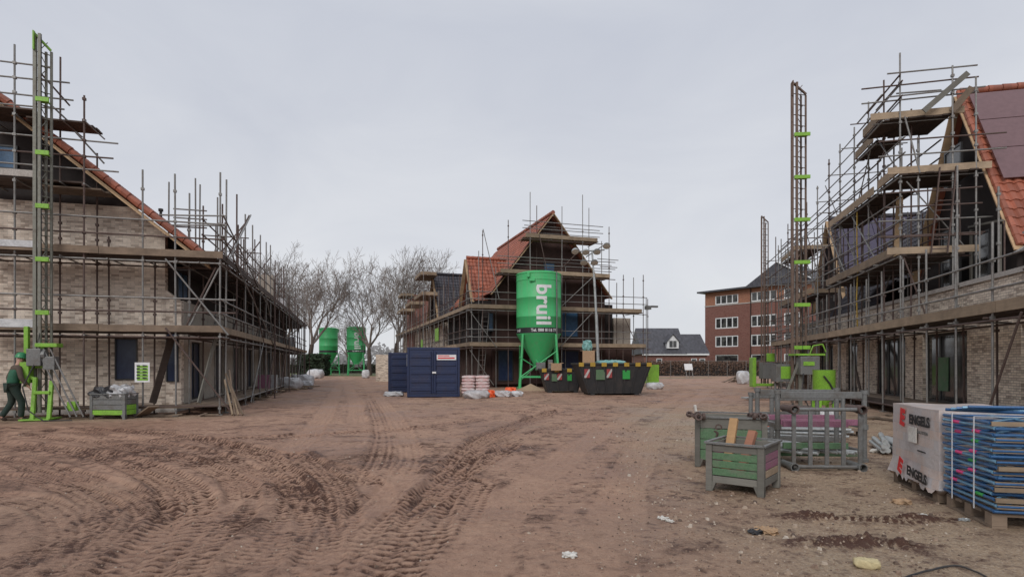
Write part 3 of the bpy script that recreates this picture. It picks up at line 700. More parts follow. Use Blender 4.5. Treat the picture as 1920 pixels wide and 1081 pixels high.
for k, (v_, z, w_) in enumerate(((13.5, 4.7, 1.2), (19, 4.7, .9), (25, 2.5, 1.1), (22, 2.5, .8))):
    MB().box(-.9, -.2, v_, v_+w_, z, z+[1.4, .8, .9, .7][k]).build('side_panel', M[('cream', 'wrap', 'wrap', 'grey')[k]], s.root)
for v_ in (3.2, 6.1, 10.3, 15.2, 20.3, 25.1, 29.8): s.pole(-.55, v_, 7.3+s.rs.uniform(-.5,.5), 4.62, mat=M['rust']); s.bar((-1.2, v_, 5.9), (.3, v_, 5.9), 'transom', r=.02)
for v_ in (3, 6.5, 10, 14, 18): s.bar((-1.0, v_, 4.7), (-.05, v_+1.8, 6.8), 'brace', mat=M['rust'])
# second layer of tubes far back over the roof
for px, z in ((316, 7.7), (367, 7.9), (374, 7.7), (408, 7.3)): s.pole(up_px(px, 3.4), 3.4, z, 5.2)
for z in (6.2, 6.5, 6.8): s.bar((up_px(325, 3.4), 3.4, z), (up_px(388, 3.4), 3.4, z))
for z in (5.75, 6.05): s.bar((up_px(300, 1.1), 1.1, z), (up_px(425, .8), .8, z))

# ================= lattice hoist masts =================
def mast(loc, rz, label, H=10.9, W=.5, base=True, group='lattice hoist masts', brackets=True, rusty=False):
    t = thing('hoist_mast', label, 'hoist mast', loc, rz, group)
    mb = MB(); hw = W/2
    for x_, y_, r_ in ((-hw, 0, .045), (-hw+.13, -.05, .04), (hw-.14, .22, .03), (hw, .18, .03)):
        mb.bar((x_, y_, .2), (x_, y_, H-(0 if x_ < 0 else .35)), r_*1.7, r_*1.7)
    z = .4; k = 0
    while z < H-.3:
        mb.tube((-hw, 0, z), (hw, .18, z), .014, 6); mb.tube((-hw+.13, -.05, z), (hw-.14, .22, z+.0), .012, 6)
        a_, b_ = ((-hw+.1, -.03), (hw-.1, .2)) if k % 2 else ((hw-.1, .2), (-hw+.1, -.03))
        mb.tube((a_[0], a_[1], z), (b_[0], b_[1], z+.35), .011, 6); z += .35; k += 1
    mb.build('lattice', M['rustm' if rusty or not brackets else 'mast'], t)
    z = H-1.75 if brackets else 99
    for k in range(7 if brackets else 0):
        if z-k*1.42 < 1.2: break
        MB().box(-hw+.04, hw+.05, -.10, -.05, z-k*1.42-.06, z-k*1.42+.06).box(-hw+.1, hw, -.05, .12, z-k*1.42-.04, z-k*1.42-.01).build('bracket', M['lime'], t, bevel=.008)
    MB().bar((-hw-.02, -.03, H+.02), (hw, .15, H-.33), .06, .05).bar((-hw, -.06, H-.45), (-hw, -.06, H+.05), .09, .03).build('head_frame', M['lime' if brackets and not rusty else 'rustm'], t)
    return t
lm = mast((gp(78, 15.6).x, 15.6, 0), FL.a, 'lattice hoist mast with lime brackets at the far left in front of the brick gable', H=10.3, W=.30)
bs = MB(); bs.box(-.34, .34, -.42, .3, .02, .06).bar((-.05,-.36,.05),(-.05,-.2,1.15),.09,.09).bar((.32,-.36,.05),(.32,-.2,1.05),.09,.09).bar((-.05,-.3,.75),(.32,-.3,.75),.08,.08).box(-.36,-.16,-.3,.1,1.0,1.55)
bs.bar((-.26,-.2,1.2),(.1,-.1,2.0),.07,.07).bar((-.05,-.2,1.1),(-.26,-.2,1.2),.08,.08); bs.box(-.05,.45,-.25,.12,1.95,2.05).build('base_frame', M['lime'], lm, bevel=.01)
MB().box(-.2,.12,-.34,.06,1.45,1.9).box(.15,.42,-.3,-.02,1.35,1.7).tube((-.1,-.2,1.75),(.2,-.2,1.75),.14,12).build('winch_motor', M['grey'], lm, bevel=.015)
for x_ in (.05, .2, .35): MB().tube((x_-.05,-.25,1.9),(x_+.75,-.35,.1),.022,6).build('stay_rod', M['steel'], lm)
MB().box(-.40,-.30,-.02,.1,.9,2.5).build('guide_rail', M['lime'], lm, bevel=.01)
MB().box(.7,.9,-.3,-.1,.25,.5).build('foot_box', M['lime'], lm, bevel=.01)
MB().path([(.02,-.06,10.2),(.03,-.07,6),(.0,-.06,2.4),(-.05,-.2,1.8)], .010, 6).build('hoist_cable', M['black'], lm)
MB().path([(-.02,-.32,1.5),(-.2,-.5,.9),(-.05,-.55,.3),(.3,-.6,.03),(.9,-.5,.02)], .016, 6).build('power_cable', M['black'], lm, True)
rm = mast((gp(1500, 19.5).x, 19.5, 0), R(-6), 'tall lattice hoist mast with lime brackets rising left of the right hand house', rusty=True)
MB().box(-.18,.42,-.55,-.12,1.15,1.75).build('control_box', M['grey'], rm, bevel=.02)
MB().box(-.10,.24,-.575,-.55,1.45,1.58).build('maker_plate', M['lime'], rm)
MB().path([(.0,-.08,10.6),(.02,-.08,5),(.05,-.1,1.9)], .010, 6).build('hoist_cable', M['black'], rm)
MB().path([(-.1,-.56,1.2),(-.2,-.7,.6),(0,-.8,.05),(.6,-.9,.02)], .018, 6).build('power_cable', M['black'], rm, True)
MB().box(-.3,.6,-.5,.2,1.78,1.84).path([(.2,-.3,1.84),(.3,-.3,2.1),(.6,-.3,2.15),(.7,-.3,1.9)],.02,6).build('top_frame', M['lime'], rm)
MB().box(-.35,.4,-.5,.3,0,.1).bar((-.1,-.3,.1),(-.1,-.3,1.15),.1,.1).bar((.3,-.3,.1),(.3,-.3,1.15),.1,.1).bar((-.65,-.35,.3),(-.1,-.3,1.7),.06,.06).build('base_frame', M['mast'], rm)
fm_ = mast((gp(1435, 36).x, 36, 0), R(-6), 'smaller looking distant lattice hoist mast in front of the red brick apartment block', H=10.6, W=.45, brackets=False)
MB().box(-.9, -.68, -.5, .2, .1, 1.9).box(-.68,.35,-.5,-.4,.15,.32).build('side_frame', M['lime'], fm_, bevel=.03)
MB().box(-.3, .9, -.6, .3, .6, 1.6).build('lift_cage', M['grey'], fm_, bevel=.02)
MB().box(.62, .85, -.65, -.45, .1, 1.0).build('side_frame', M['lime'], fm_, bevel=.03)
MB().box(-.05,.45,-.5,-.3,1.65,2.15).build('side_frame', M['lime'], fm_, bevel=.03)

# ================= CENTRE HOUSE =================
hc = thing('gabled_house', 'gabled house in the middle with steep red tiled roof behind the large green silo', 'house', FC.loc(), FC.a, 'houses under construction')
uA = FC.u_at(1033, 1.3); zA = FC.z_at(402, uA, 1.3); uE = FC.u_at(1139, 1.3); zE = FC.z_at(556, uE, 1.3); HWd = uE-uA
uW = uA-HWd
WV = 1.4
MB().prism([(uW+.15,.2),(uE-.15,.2),(uE-.15,zE+.05),(uA,zA-.25),(uW+.15,zE+.05)], WV, WV+.25).build('wall', M['darkwall'], hc)
MB().box(.95, uE+2.1, WV+.3, 40, .0, 2.9).build('wall', M['darkwall'], hc)
MB().box(1.0, uE+.6, WV+.32, 12, 2.9, 5.6).build('upper_wall', M['clad'], hc); MB().box(uE+.7, uE+2.0, WV+.32, 12, 2.9, 4.7).build('upper_wall', M['cream'], hc)
MB().box(1.0, uE, WV+12, 40, 2.9, 5.2).build('upper_wall', M['brickr'], hc)
sv = Vector((HWd, 0, zA-zE)); SLn = sv.length
tile_roof('roof', hc, (uW-.1, .9, zE-.1), (0,1,0), 13, (HWd, 0, zA-zE), SLn, M['tile'], sub=4)
tile_roof('roof', hc, (uE+.1, .9, zE-.1), (0,1,0), 13, (-HWd, 0, zA-zE), SLn, M['tile'], sub=4)
ridge_cap(hc, (uA, .9, zA+.05), (uA, 13.8, zA+.05), M['tile'], .14)
for sgn in (-1, 1): MB().bar((uA+sgn*(HWd+.1), .85, zE-.2), (uA, .85, zA-.06), .05, .22, up=(0,1,0)).build('verge_board', M['verge'], hc)
for (x0, x1, z0, z1, gm) in ((FC.u_at(1019,WV), FC.u_at(1040,WV), 7.3, 8.2, 'filmb'), (FC.u_at(1052,WV), FC.u_at(1084,WV), 3.3, 5.1, 'filmb'), (FC.u_at(915,WV), FC.u_at(925,WV), 3.6, 4.8, 'filmb'), (FC.u_at(1053,WV), FC.u_at(1085,WV), .4, 2.4, 'film'), (FC.u_at(933,WV), FC.u_at(962,WV), .4, 2.4, 'film')):
    window(hc, 'x', WV-.02, x0, x1, z0, z1, gm=gm, bars=0, fw=.06)
def wing(parent, frm, uG, vr, zr, ze, half, depth, tm, wm, sub=4, cap=True, verge=True, dirn=1):
    """a cross gable whose end faces the street at u=uG; ridge runs along +u"""
    sl_ = Vector((0, half, zr-ze))
    tile_roof('roof', parent, (uG, vr-half, ze), (1,0,0), depth, sl_, sl_.length, tm, sub=sub)
    tile_roof('roof', parent, (uG, vr+half, ze), (1,0,0), depth, (0, -half, zr-ze), sl_.length, tm, sub=sub)
    MB().prism([(vr-half+.12, ze-1.6), (vr+half-.12, ze-1.6), (vr+half-.12, ze+.02), (vr, zr-.22), (vr-half+.12, ze+.02)], uG+.25, uG+.5, 'yz').build('gable_wall', wm, parent)
    ridge_cap(parent, (uG, vr, zr+.04), (uG+depth, vr, zr+.04), tm, .13)
    if verge:
        for sg in (-1, 1): MB().bar((uG-.04, vr+sg*(half+.02), ze-.12), (uG-.04, vr, zr-.1), .04, .24, up=(1,0,0)).build('verge_board', M['verge' if wm is not M['redbrick'] else 'clad'], parent)
wing(hc, FC, .8, 4.6, 8.8, 5.7, 1.9, 5, M['tile'], M['clad'])
wing(hc, FC, .8, 17.6, 9.6, 5.6, 2.6, 6, M['tiled'], M['clad'])
MB().prism([(30.2, 3), (34.6, 3), (34.6, 9.2), (30.2, 9.2)], .7, 6, 'yz').build('gable_wall', M['redbrick'], hc)

s = Scaf(FC, 'tube scaffold with timber platforms round the central gabled house')
uu = lambda px, v=0: FC.u_at(px, v)
def zz(px, py, v=0): return FC.z_at(py, uu(px, v), v)
LVC = [2.62, 4.95, 7.2, 9.5]
for px, py in ((885,560),(905,432),(953,412),(994,360),(1053,387),(1093,365),(1142,425),(1168,515),(1206,515)):
    s.pole(uu(px), 0, zz(px, py), clamps=(2.5,3.2,3.7,4.8,5.5,6,7.1,7.8,8.2,9.4,10.1))
for px, py in ((898,470),(930,500),(1006,385),(1060,500),(1104,390),(1128,452),(1156,530),(1188,520),(1215,560)):
    s.pole(uu(px, 1.05), 1.05, zz(px, py, 1.05), clamps=(2.5,4.8))
uN, uX = -.1, uu(1210)
ext = {2.62: (uN, uX), 4.95: (uN, uu(1203)), 7.2: (uu(938), uu(1143)), 9.5: (uu(985), uu(1120))}
for z, (a_, b_) in ext.items():
    s.deck(a_, b_, 0, 1.15, z, mat='board'); s.toe((a_, -.06, z-.02), (b_, -.06, z-.02), .24)
    for dz in (-.14, .55, 1.0):
        s.bar((a_-.2, -.03, z+dz), (b_+.4, -.03, z+dz))
        if dz > 0 and z > 7: s.bar((a_+.3, 1.08, z+dz), (b_+.7, 1.08, z+dz))
    for k in range(int((b_-a_)/1.6)+1): s.bar((a_+.1+k*1.6, -.2, z-.1), (a_+.1+k*1.6, 1.3, z-.1), 'transom', r=.02)
s.bar((uu(1125), 0, 7.9), (uu(1160), .2, 7.9)); s.bar((uu(1120), 0, 8.4), (uu(1162), .2, 8.4))
for a_, b_ in (((1115,515),(1035,590)),((1110,585),(1050,650)),((905,430),(905,432)),((905,430),(935,560)),((880,583),(930,650)),((880,655),(925,722)),((1010,440),(1025,510)),((1085,470),(1050,505)),((1165,585),(1190,640))):
    s.bar((uu(a_[0]), -.1, zz(*a_)), (uu(b_[0]), -.1, max(.05, zz(*b_))), 'brace')
v_ = 1.2
while v_ < 40:
    s.pole(0, v_, 6.4+s.rs.uniform(-.5, 1.2)); s.pole(.85, v_+.2, 6.0+s.rs.uniform(-.5, 3.2), mat=M['rust'])
    v_ += 1.9
for z in (2.48, 3.2, 3.65, 4.8, 5.5, 5.95): s.bar((-.03, 0, z), (-.03, 40, z))
for z, mt in ((2.62, 'toe'), (4.95, 'toe')): s.deck(0, .95, 1.2, 40, z, 'v'); s.toe((-.06, 0, z), (-.06, 40, z), .22, mt)
for (va, vb, z) in ((15, 19.5, 7.4), (15.5, 19, 9.2), (28.5, 33, 7.2), (29, 32, 8.9), (22, 26, 7.3)):
    s.deck(-.6, .8, va, vb, z, 'v', 'board'); s.toe((-.65, va, z), (-.65, vb, z), .26); s.toe((-.65, va-.05, z), (.7, va-.05, z), .26)
    s.bar((-.6, va-.4, z+.6), (-.6, vb+.4, z+.6)); s.bar((-.6, va-.4, z+1.05), (-.6, vb+.4, z+1.05)); s.bar((-.9, va, z+.6), (1.2, va, z+.6))
for v_ in (6, 12, 18, 24, 30): s.bar((-.08, v_, .1), (-.08, v_+3, 4.7), 'brace'); s.bar((.9, v_+3, .1), (.9, v_, 4.7), 'brace')
for z in (2.48, 3.5, 4.8, 5.8, 6.3): s.bar((.9, .5, z), (.9, 40, z), mat=M['rust'])
v_ = 2.0
while v_ < 38:
    s.bar((-.3, v_, 2.5), (1.2, v_, 2.5), 'transom', r=.02); s.bar((-.3, v_, 4.85), (1.2, v_, 4.85), 'transom', r=.02); s.pole(-.55 if v_ > 10 else .4, v_+.5, s.rs.uniform(5.5, 8.2), mat=M['rust']); v_ += 2.3
for v_ in (14.8, 17, 19.6, 22, 26, 28.3, 31, 33.2): s.pole(-.55, v_, 9.8+s.rs.uniform(-.8, .6))
for px, py in ((890,515),(905,432),(888,470)): pass
MB().box(-.14, -.10, 10.2, 11.6, 3.3, 4.3).build('notice_sheet', M['lime'], s.root)
MB().box(-.14, -.10, 18.0, 19.2, 2.8, 3.7).build('notice_sheet', M['lime'], s.root)
s.pole(uu(1212,-.2), -.2, 5.9)
mb = MB(); mb.box(uX-.1, uX+.25, -.35, -.05, 5.15, 5.4); mb.box(uX+.3, uX+.8, -.3, -.1, 5.3, 5.42); mb.build('floodlight', M['grey'], s.root)

# ================= RIGHT HOUSE =================
hr = thing('corner_house', 'pale brick house at the right with orange tiles and solar panels on its steep roof', 'house', FR.loc(), FR.a, 'houses under construction')
UW = 1.26
ops = [(10.6, 14.2, .32, 2.42), (16.6, 19.3, .32, 2.42), (20.6, 23.3, .32, 2.42), (25.4, 26.9, .32, 2.42), (28.8, 31.2, .32, 2.42), (33.2, 35.4, .32, 2.42)]
wall_openings(hr, M['brickr'], 'y', UW, UW+.3, 8, 36.5, .25, 3.62, ops)
for o_ in ops: window(hr, 'y', UW+.14, *o_, bars=2 if o_[1]-o_[0] > 2 else 1, fw=.09)
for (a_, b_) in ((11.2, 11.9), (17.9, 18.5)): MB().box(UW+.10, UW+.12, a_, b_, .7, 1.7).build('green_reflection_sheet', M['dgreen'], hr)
MB().box(UW-.06, UW+1.45, 8, 36.5, 3.62, 3.74).build('ledge_coping', M['conc'], hr)
MB().box(UW+.4, UW+.45, 8, 36.4, .0, 3.6).build('inner_partition', M['clad'], hr)
MB().box(UW-.12, UW+.3, 8, 36.5, -.1, .25).build('plinth', M['conc'], hr)
UG = 2.53
def wingR(vr, zr, ze, half, tm, panel, pm, n0, rows, verge=True, U_=UG-.3):
    wing(hr, FR, U_, vr, zr, ze, half, 9, tm, M['clad'], sub=6, verge=verge)
    sl_ = Vector((0, half, zr-ze)); L = sl_.length; sdir = sl_.normalized(); nrm = Vector((0, -sdir.z, sdir.y))
    for r_ in range(rows):
        for c in range(5):
            t0 = L-.20-(r_+1)*1.27; a0_ = U_+n0+c*1.72
            p = Vector((a0_, vr-half, ze)) + sdir*t0 + nrm*.09; q_ = []
            mb = MB(); vs = []
            for (da, dt, dn) in ((0,0,0),(1.70,0,0),(1.70,1.245,0),(0,1.245,0),(0,0,.035),(1.70,0,.035),(1.70,1.245,.035),(0,1.245,.035)):
                vs.append(p + Vector((da,0,0)) + sdir*dt + nrm*dn)
            mb.add(vs, [(0,3,2,1),(4,5,6,7),(0,1,5,4),(1,2,6,5),(2,3,7,6),(3,0,4,7)]); mb.build('solar_panel', pm, hr, bevel=.006)
wingR(20.07, 10.25, 4.7, 3.25, M['tile'], True, M['panel'], .17, 3, U_=UG+.08)
wingR(33.2, 9.35, 4.6, 3.1, M['tiled'], True, M['panelb'], .25, 3)
mb = MB()                                                             # verge tiles of the near gable
sl_ = Vector((0, 3.25, 5.55)); 
for k in range(20):
    t = k/20.; p = Vector((UG+.06, 16.82, 4.72)) + sl_*t; mb.tube(p, p+sl_*.062, .085, 8, .07)
mb.build('verge_tile', M['tile'], hr, True)
tile_roof('lower_roof', hr, (UW+.1, 23.6, 3.78), (0,1,0), 6.3, (1.9, 0, 2.6), 5.5, M['tiled'], sub=5)
MB().box(UW+.3, UW+8, 36.2, 36.5, 0, 3.6).build('end_wall', M['brickr'], hr)
MB().box(UG+.4, UG+.7, 8, 17.2, 3.74, 4.7).build('upper_wall', M['brickr'], hr)
MB().box(UG+.2, UG+.5, 17.2, 36, 3.74, 4.9).build('upper_wall', M['clad'], hr)
# windows and timber in the gable
MB().bar((UG-.12, 17.4, 3.8), (UG-.12, 17.4, 5.4), .10, .06).bar((UG-.12, 18.9, 3.8), (UG-.12, 18.9, 5.6), .10, .06).bar((UG-.12, 17.3, 5.5), (UG-.12, 19.0, 5.7), .10, .06).build('loose_frame', M['greyw'], hr)
window(hr, 'y', UG-.1, 17.9, 18.7, 3.8, 5.4, gm='glass', bars=0, fw=.07)
window(hr, 'y', UG-.1, 19.6, 20.8, 3.8, 5.9, gm='glass', bars=1, fw=.07)
window(hr, 'y', UG-.1, 19.5, 20.6, 7.3, 8.5, gm='glass', bars=0, fw=.07)

s = Scaf(FR, 'tube scaffold with stepped platforms along the right hand house')
CLR = (2.45, 3.1, 3.7, 4.7, 5.6, 6.0, 7.0, 7.9, 8.3, 8.8, 9.5, 10)
v_ = 9.7; k = 0
while v_ < 36.5:
    s.pole(0, v_, 4.42 + s.rs.uniform(-.08, .12), clamps=(2.48, 3.1, 3.7), mat=M['steel'])
    s.pole(.98, v_+.3, 2.58, clamps=(2.3,), mat=M['rust'])
    s.bar((-.15, v_+.06, 2.47), (1.15, v_+.06, 2.47), 'transom', r=.02); v_ += 1.53; k += 1
for z in (2.42, 3.1, 3.7, .25): s.bar((-.04, 8.5, z), (-.04, 36.5, z), mat=M['steel'] if z > 3 else None)
s.bar((.95, 8.5, 2.42), (.95, 36.5, 2.42), mat=M['rust'])
s.deck(0, 1.1, 8.5, 36.5, 2.6, 'v'); s.toe((-.06, 8.5, 2.58), (-.06, 36.5, 2.58), .24, 'toe')
s.deck(.1, 1.0, 8.5, 36.5, .40, 'v', 'board'); s.toe((.08, 8.5, .2), (.08, 36.5, .2), .2, 'boardd')
s.bar((-.08, 13.0, .1), (-.08, 11.6, 2.5), 'brace', mat=M['rust']); s.bar((-.06, 11.9, 3.7), (.9, 11.9, 4.3), 'brace')
s.bar((0, 11.7, 3.35), (2.6, 12.2, 3.45)); s.bar((0, 11.7, 4.05), (2.6, 12.4, 4.0))
s.plank((.5, 22.5, .45), (.7, 24.6, 2.5), .2, 'boardd'); s.plank((.4, 24.5, .45), (.6, 25.5, 2.5), .15, 'board')
# scaffold before the gable
U0 = .25
gpl = [(18.2, 10.9), (19.5, 10.7), (20.9, 10.6), (22.4, 10.3), (24.1, 10.3), (25.6, 10.2), (27.4, 9.6), (29.4, 9.4), (31.5, 9.6), (33.5, 9.3), (36, 8.6)]
for v_, z in gpl: s.pole(U0, v_, z, 2.6 if v_ < 18 else 0, clamps=CLR)
for u_, v_, z in ((.72, 18.15, 8.3), (1.58, 18.1, 10.3), (2.15, 18.05, 9.9), (1.15, 16.9, 7.0), (1.9, 16.4, 6.2)): s.pole(u_, v_, z, 2.6, clamps=CLR)
for v_, z in ((19.8, 9.3), (21.2, 9.0), (23, 8.6), (25, 8.0), (28, 8.6), (31, 8.6)): s.pole(1.35, v_, z, 2.6)
def lev(z, va, vb, ua=.15, ub=1.9, rails=(.55, 1.0), end=True, dm='boardd', toem='toe'):
    s.deck(ua, ub, va, vb, z, 'v', dm); s.toe((ua-.05, va, z), (ua-.05, vb, z), .26, toem)
    if end: s.toe((ua-.3, va-.04, z), (ub+.35, va-.04, z), .2, toem)
    for r_ in rails:
        s.bar((U0-.05, va-.35, z+r_), (U0-.05, vb+.35, z+r_))
        if end: s.bar((ua-.55, va-.05, z+r_), (ub+.7, va-.05, z+r_))
    v_ = va+.1
    while v_ < vb: s.bar((ua-.2, v_, z-.08), (ub+.2, v_, z-.08), 'transom', r=.02); v_ += 1.3
    s.bar((ua, va-.2, z-.1), (ua, vb+.2, z-.1))
lev(4.8, 18.15, 25.5); lev(7.2, 18.1, 19.6, ub=2.2); lev(7.15, 20.0, 25.0, ub=1.3, end=False)
lev(8.95, 18.3, 19.7, ua=-.25, ub=1.6, end=True); lev(8.85, 19.9, 21.6, ua=.1, ub=.9, end=False, rails=(.6, 1.05, 1.4))
lev(4.8, 28, 35, ub=1.2); lev(7.3, 30.5, 34.5, ub=1.2)
s.bar((U0-.4, 18.1, 10.25), (2.2, 18.1, 10.25)); s.bar((U0-.4, 18.1, 9.55), (2.4, 18.1, 9.6)); s.bar((.2, 18.4, 9.75), (1.4, 18.4, 9.75))
for z in (5.4, 5.8, 7.75, 8.2): s.bar((U0, 24.5, z), (U0, 36, z))
s.bar((U0-.05, 18.1, 10.2), (U0-.05, 20.9, 10.2)); s.bar((U0-.05, 18.1, 9.5), (U0-.05, 20.9, 9.45))
s.plank((.78, 18.0, 9.0), (1.92, 18.0, 10.0), .16, 'greyw'); s.plank((1.55, 18.1, 8.95), (2.0, 17.95, 9.55), .18, 'board')
s.plank((.3, 18.3, 7.25), (.9, 19.8, 7.3), .22, 'greyw')
s.bar((.7, 18.05, 7.2), (.3, 18.05, 8.9), 'brace'); s.bar((.2, 20, 4.9), (.2, 22.6, 7.1), 'brace'); s.bar((.2, 25.6, 7.2), (.2, 23.2, 4.9), 'brace')
s.bar((1.0, 18.2, 2.7), (.3, 18.2, 4.8), 'brace')
s.plank((.75, 19.9, 4.85), (.95, 20.2, 7.1), .2, 'verge'); 
for k in range(7): s.bar((UG-.6, 15.0+k*1.2, 3.8), (UG-.6, 15.0+k*1.2, 4.9+.35*k), 'upright', r=.02)
for v_ in (29.0, 31.0, 33, 35, 36.4): s.pole(.9, v_, 6.5 + s.rs.uniform(-.3, 2), 2.6)
MB().path([(U0-.06, 21.9, 7.1), (U0-.07, 21.9, 6.0), (U0-.02, 21.95, 5.0), (U0-.08, 21.9, 3.9), (U0-.05, 21.9, 2.8)], .022, 6).build('rope', M['yellow'], s.root)
for z in (5.35, 5.8, 6.4, 7.7, 8.2): s.bar((1.35, 18.3, z), (1.35, 30, z), mat=M['rust'])
for z in (6.2, 6.65, 5.3): s.bar((-.2, 18.05, z), (2.3, 18.05, z))
for v_ in (18.8, 20.2, 21.6, 23.2, 24.8, 26.5, 28.4): s.pole(.75, v_, 9.6-(v_-18)*.25, 2.6, mat=M['rust'])
for v_ in (19, 22, 25, 28, 31): s.bar((.3, v_, 4.9), (.3, v_+2.2, 7.1), 'brace'); s.bar((1.3, v_+2, 2.7), (1.3, v_, 4.7), 'brace')
for z in (2.9, 3.4, 4.1, 5.3, 6.3, 6.8, 7.8): s.bar((-.1, 29, z), (-.1, 38, z)); s.bar((.95, 29, z), (.95, 38, z), mat=M['rust']); s.bar((-.4, 36.6, z), (2.4, 36.6, z))
for v_ in (30.5, 32, 33.6, 35.2, 36.6, 37.8): s.pole(-.05, v_, 8.6+s.rs.uniform(-1.6,.8)); s.pole(2.0, v_+.3, 8+s.rs.uniform(-1.6,.8), mat=M['rust'])
for k in range(16):
    v_ = 18.4+k*1.05; s.pole(.25 if k % 2 else 1.9, v_, s.rs.uniform(6.4, 8.6), 4.7, r=.02, mat=M['rust'] if k % 3 else None)
for z, va, vb in ((9.9, 18, 24), (9.4, 18, 26), (8.9, 20, 27), (8.4, 21, 30), (7.8, 19, 31), (6.5, 18, 33)): s.bar((.2, va, z), (.2, vb, z), r=.02); s.bar((-.3, (va+vb)/2, z), (1.7, (va+vb)/2, z), r=.02)
for (ua, va, za, ub, vb, zb) in ((.2, 18.2, 7.3, .2, 20, 9.0), (.2, 22, 7.2, .2, 20.4, 9.0), (.2, 24, 7.2, .2, 26, 9.2), (1.9, 18.2, 5, .4, 18.2, 7.0), (.3, 27, 5, .3, 29.5, 7.8), (.3, 31, 5, .3, 33.5, 7.4)): s.bar((ua, va, za), (ub, vb, zb), 'brace', r=.02)
# ladder up to the platform
ld = thing('ladder', 'rusty red ladder leaning up to the platform before the right hand gable', 'ladder', FR.loc(), FR.a)
a0, a1 = Vector((.95, 17.95, 4.75)), Vector((1.2, 18.0, 7.3)); wv = Vector((.42, 0, 0))
mb = MB(); mb.bar(a0, a1, .06, .03).bar(a0+wv, a1+wv, .06, .03); mb.build('rail', M['rust'], ld)
for k in range(9):
    p = a0.lerp(a1, (k+.5)/9); MB().tube(p, p+wv, .015, 6).build('rung', M['rust'], ld)
def ladder_c():
    l2 = thing('ladder', 'grey access ladder inside the central scaffold left of the green silo', 'ladder', FC.loc(), FC.a)
    a, b = Vector((uu(893, .5), .5, .1)), Vector((uu(905, .5), .5, 4.9)); w_ = Vector((.42, 0, 0)); MB().bar(a, b, .05, .03).bar(a+w_, b+w_, .05, .03).build('rail', M['steel'], l2)
    for k in range(16): p = a.lerp(b, (k+.5)/16); MB().tube(p, p+w_, .014, 6).build('rung', M['steel'], l2)
ladder_c()

# ================= SILOS =================
def make_silo():
    t = thing('silo', 'large green dry mortar silo with white lettering standing before the central house', 'silo', gp(1010, 36.2), 0, 'green mortar silos')
    r = 1.38
    MB().lathe([(r*.985, 3.3), (r, 3.34), (r, 4.35), (r*1.006, 4.36), (r*1.006, 4.39), (r, 4.40), (r, 5.5), (r*1.006, 5.51), (r*1.006, 5.54), (r, 5.55), (r, 6.55), (r*1.015, 6.57), (r*1.015, 6.63), (r, 6.65), (r, 6.95), (r*1.02, 6.97), (r*1.02, 7.03), (r*.985, 7.06), (r*.8, 7.14), (r*.3, 7.2), (.05, 7.21)], 48).build('tank', M['silo'], t, True)
    MB().lathe([(.2, 1.12), (.24, 1.3), (r*.985, 3.3)], 40).build('cone', M['silo'], t, True)
    MB().lathe([(r+.006, 3.36), (r+.006, 3.70)], 48, cap=False).build('black_band', M['black'], t, True)
    for sx_ in (-1, 1):
        for sy_ in (-1, 1):
            top = Vector((sx_*r*.72, sy_*r*.72, 3.3)); bot = Vector((sx_*r*.86, sy_*r*.86, 0))
            l = MB().tube(bot, top, .075, 12).box(bot.x-.16, bot.x+.16, bot.y-.16, bot.y+.16, -.02, .03).build('leg', M['silo'], t, True)
    c = r*.86
    for (a, b) in (((-c,-c,.7), (c*.9,-c*.92,2.3)), ((c,-c,.25),(-c*.2,-c*.95,1.75)), ((-c,-c,1.9),(-.2,-c*.5,1.3)), ((-c,c,.4),(c*.9,c,2.4)), ((-c,-c,2.6),(-c,c,.5)), ((c,-c,.5),(c,c,2.6))):
        MB().tube(a, b, .035, 8).build('brace', M['silo'], t, True)
    MB().box(-c,c,-c-.03,-c+.03,.68,.76).box(-c,c,c-.03,c+.03,.68,.76).build('cross_bar', M['silo'], t)
    MB().box(-.2,.35,-c-.05,-.3,1.15,1.6).build('dosing_unit', M['grey'], t, bevel=.02)
    MB().box(-.62,-.28,-r*1.04,-r*.93,6.45,6.62).box(-.75,-.6,-r*1.0,-r*.85,6.7,7.0).build('lifting_bracket', M['silo'], t, bevel=.01)
    MB().path([(r*.75,-r*.7,7.1),(r*.76,-r*.71,5),(r*.76,-r*.71,3.3),(r*.8,-r*.8,1.5)], .045, 8).build('blow_pipe', M['grey'], t, True)
    MB().box(.5,.78,-c-.16,-c-.02,1.2,1.75).build('control_box', M['grey'], t, bevel=.015)
    for x_ in (-.9,.9): MB().tube((x_,0,7.0),(x_,0,7.22),.07,10).build('filling_pipe', M['silo'], t, True)
    mt = Matrix(((0, 1, 0, .22), (0, 0, 0, 0), (-1, 0, 0, 5.05), (0, 0, 0, 1)))
    text_obj('bruil', 1.28, M['white'], t, mt, bold=.035, cyl=(r+.012, 0), spacing=1.05)
    mt = Matrix(((1, 0, 0, .35), (0, 0, 0, 0), (0, 1, 0, 3.53), (0, 0, 0, 1)))
    text_obj('Tel. 088 8118 770', .24, M['white'], t, mt, bold=.006, cyl=(r+.016, 0))
    mt = Matrix(((1, 0, 0, -1.55), (0, 0, 0, 0), (0, 1, 0, 3.53), (0, 0, 0, 1)))
    text_obj('bruil', .22, M['white'], t, mt, bold=.006, cyl=(r+.016, 0))
    return t
silo = make_silo()
s2 = copy_tree(silo); s2.location = gp(616, 82); s2.rotation_euler.z = R(140); s2.scale = (.92,)*3; s2['label'] = 'distant green silo without visible lettering, left of the pair before the bare trees'
s3 = copy_tree(silo); s3.location = gp(668, 80); s3.rotation_euler.z = R(12); s3.scale = (.92,)*3; s3['label'] = 'distant green silo with white lettering, right of the pair before the bare trees'

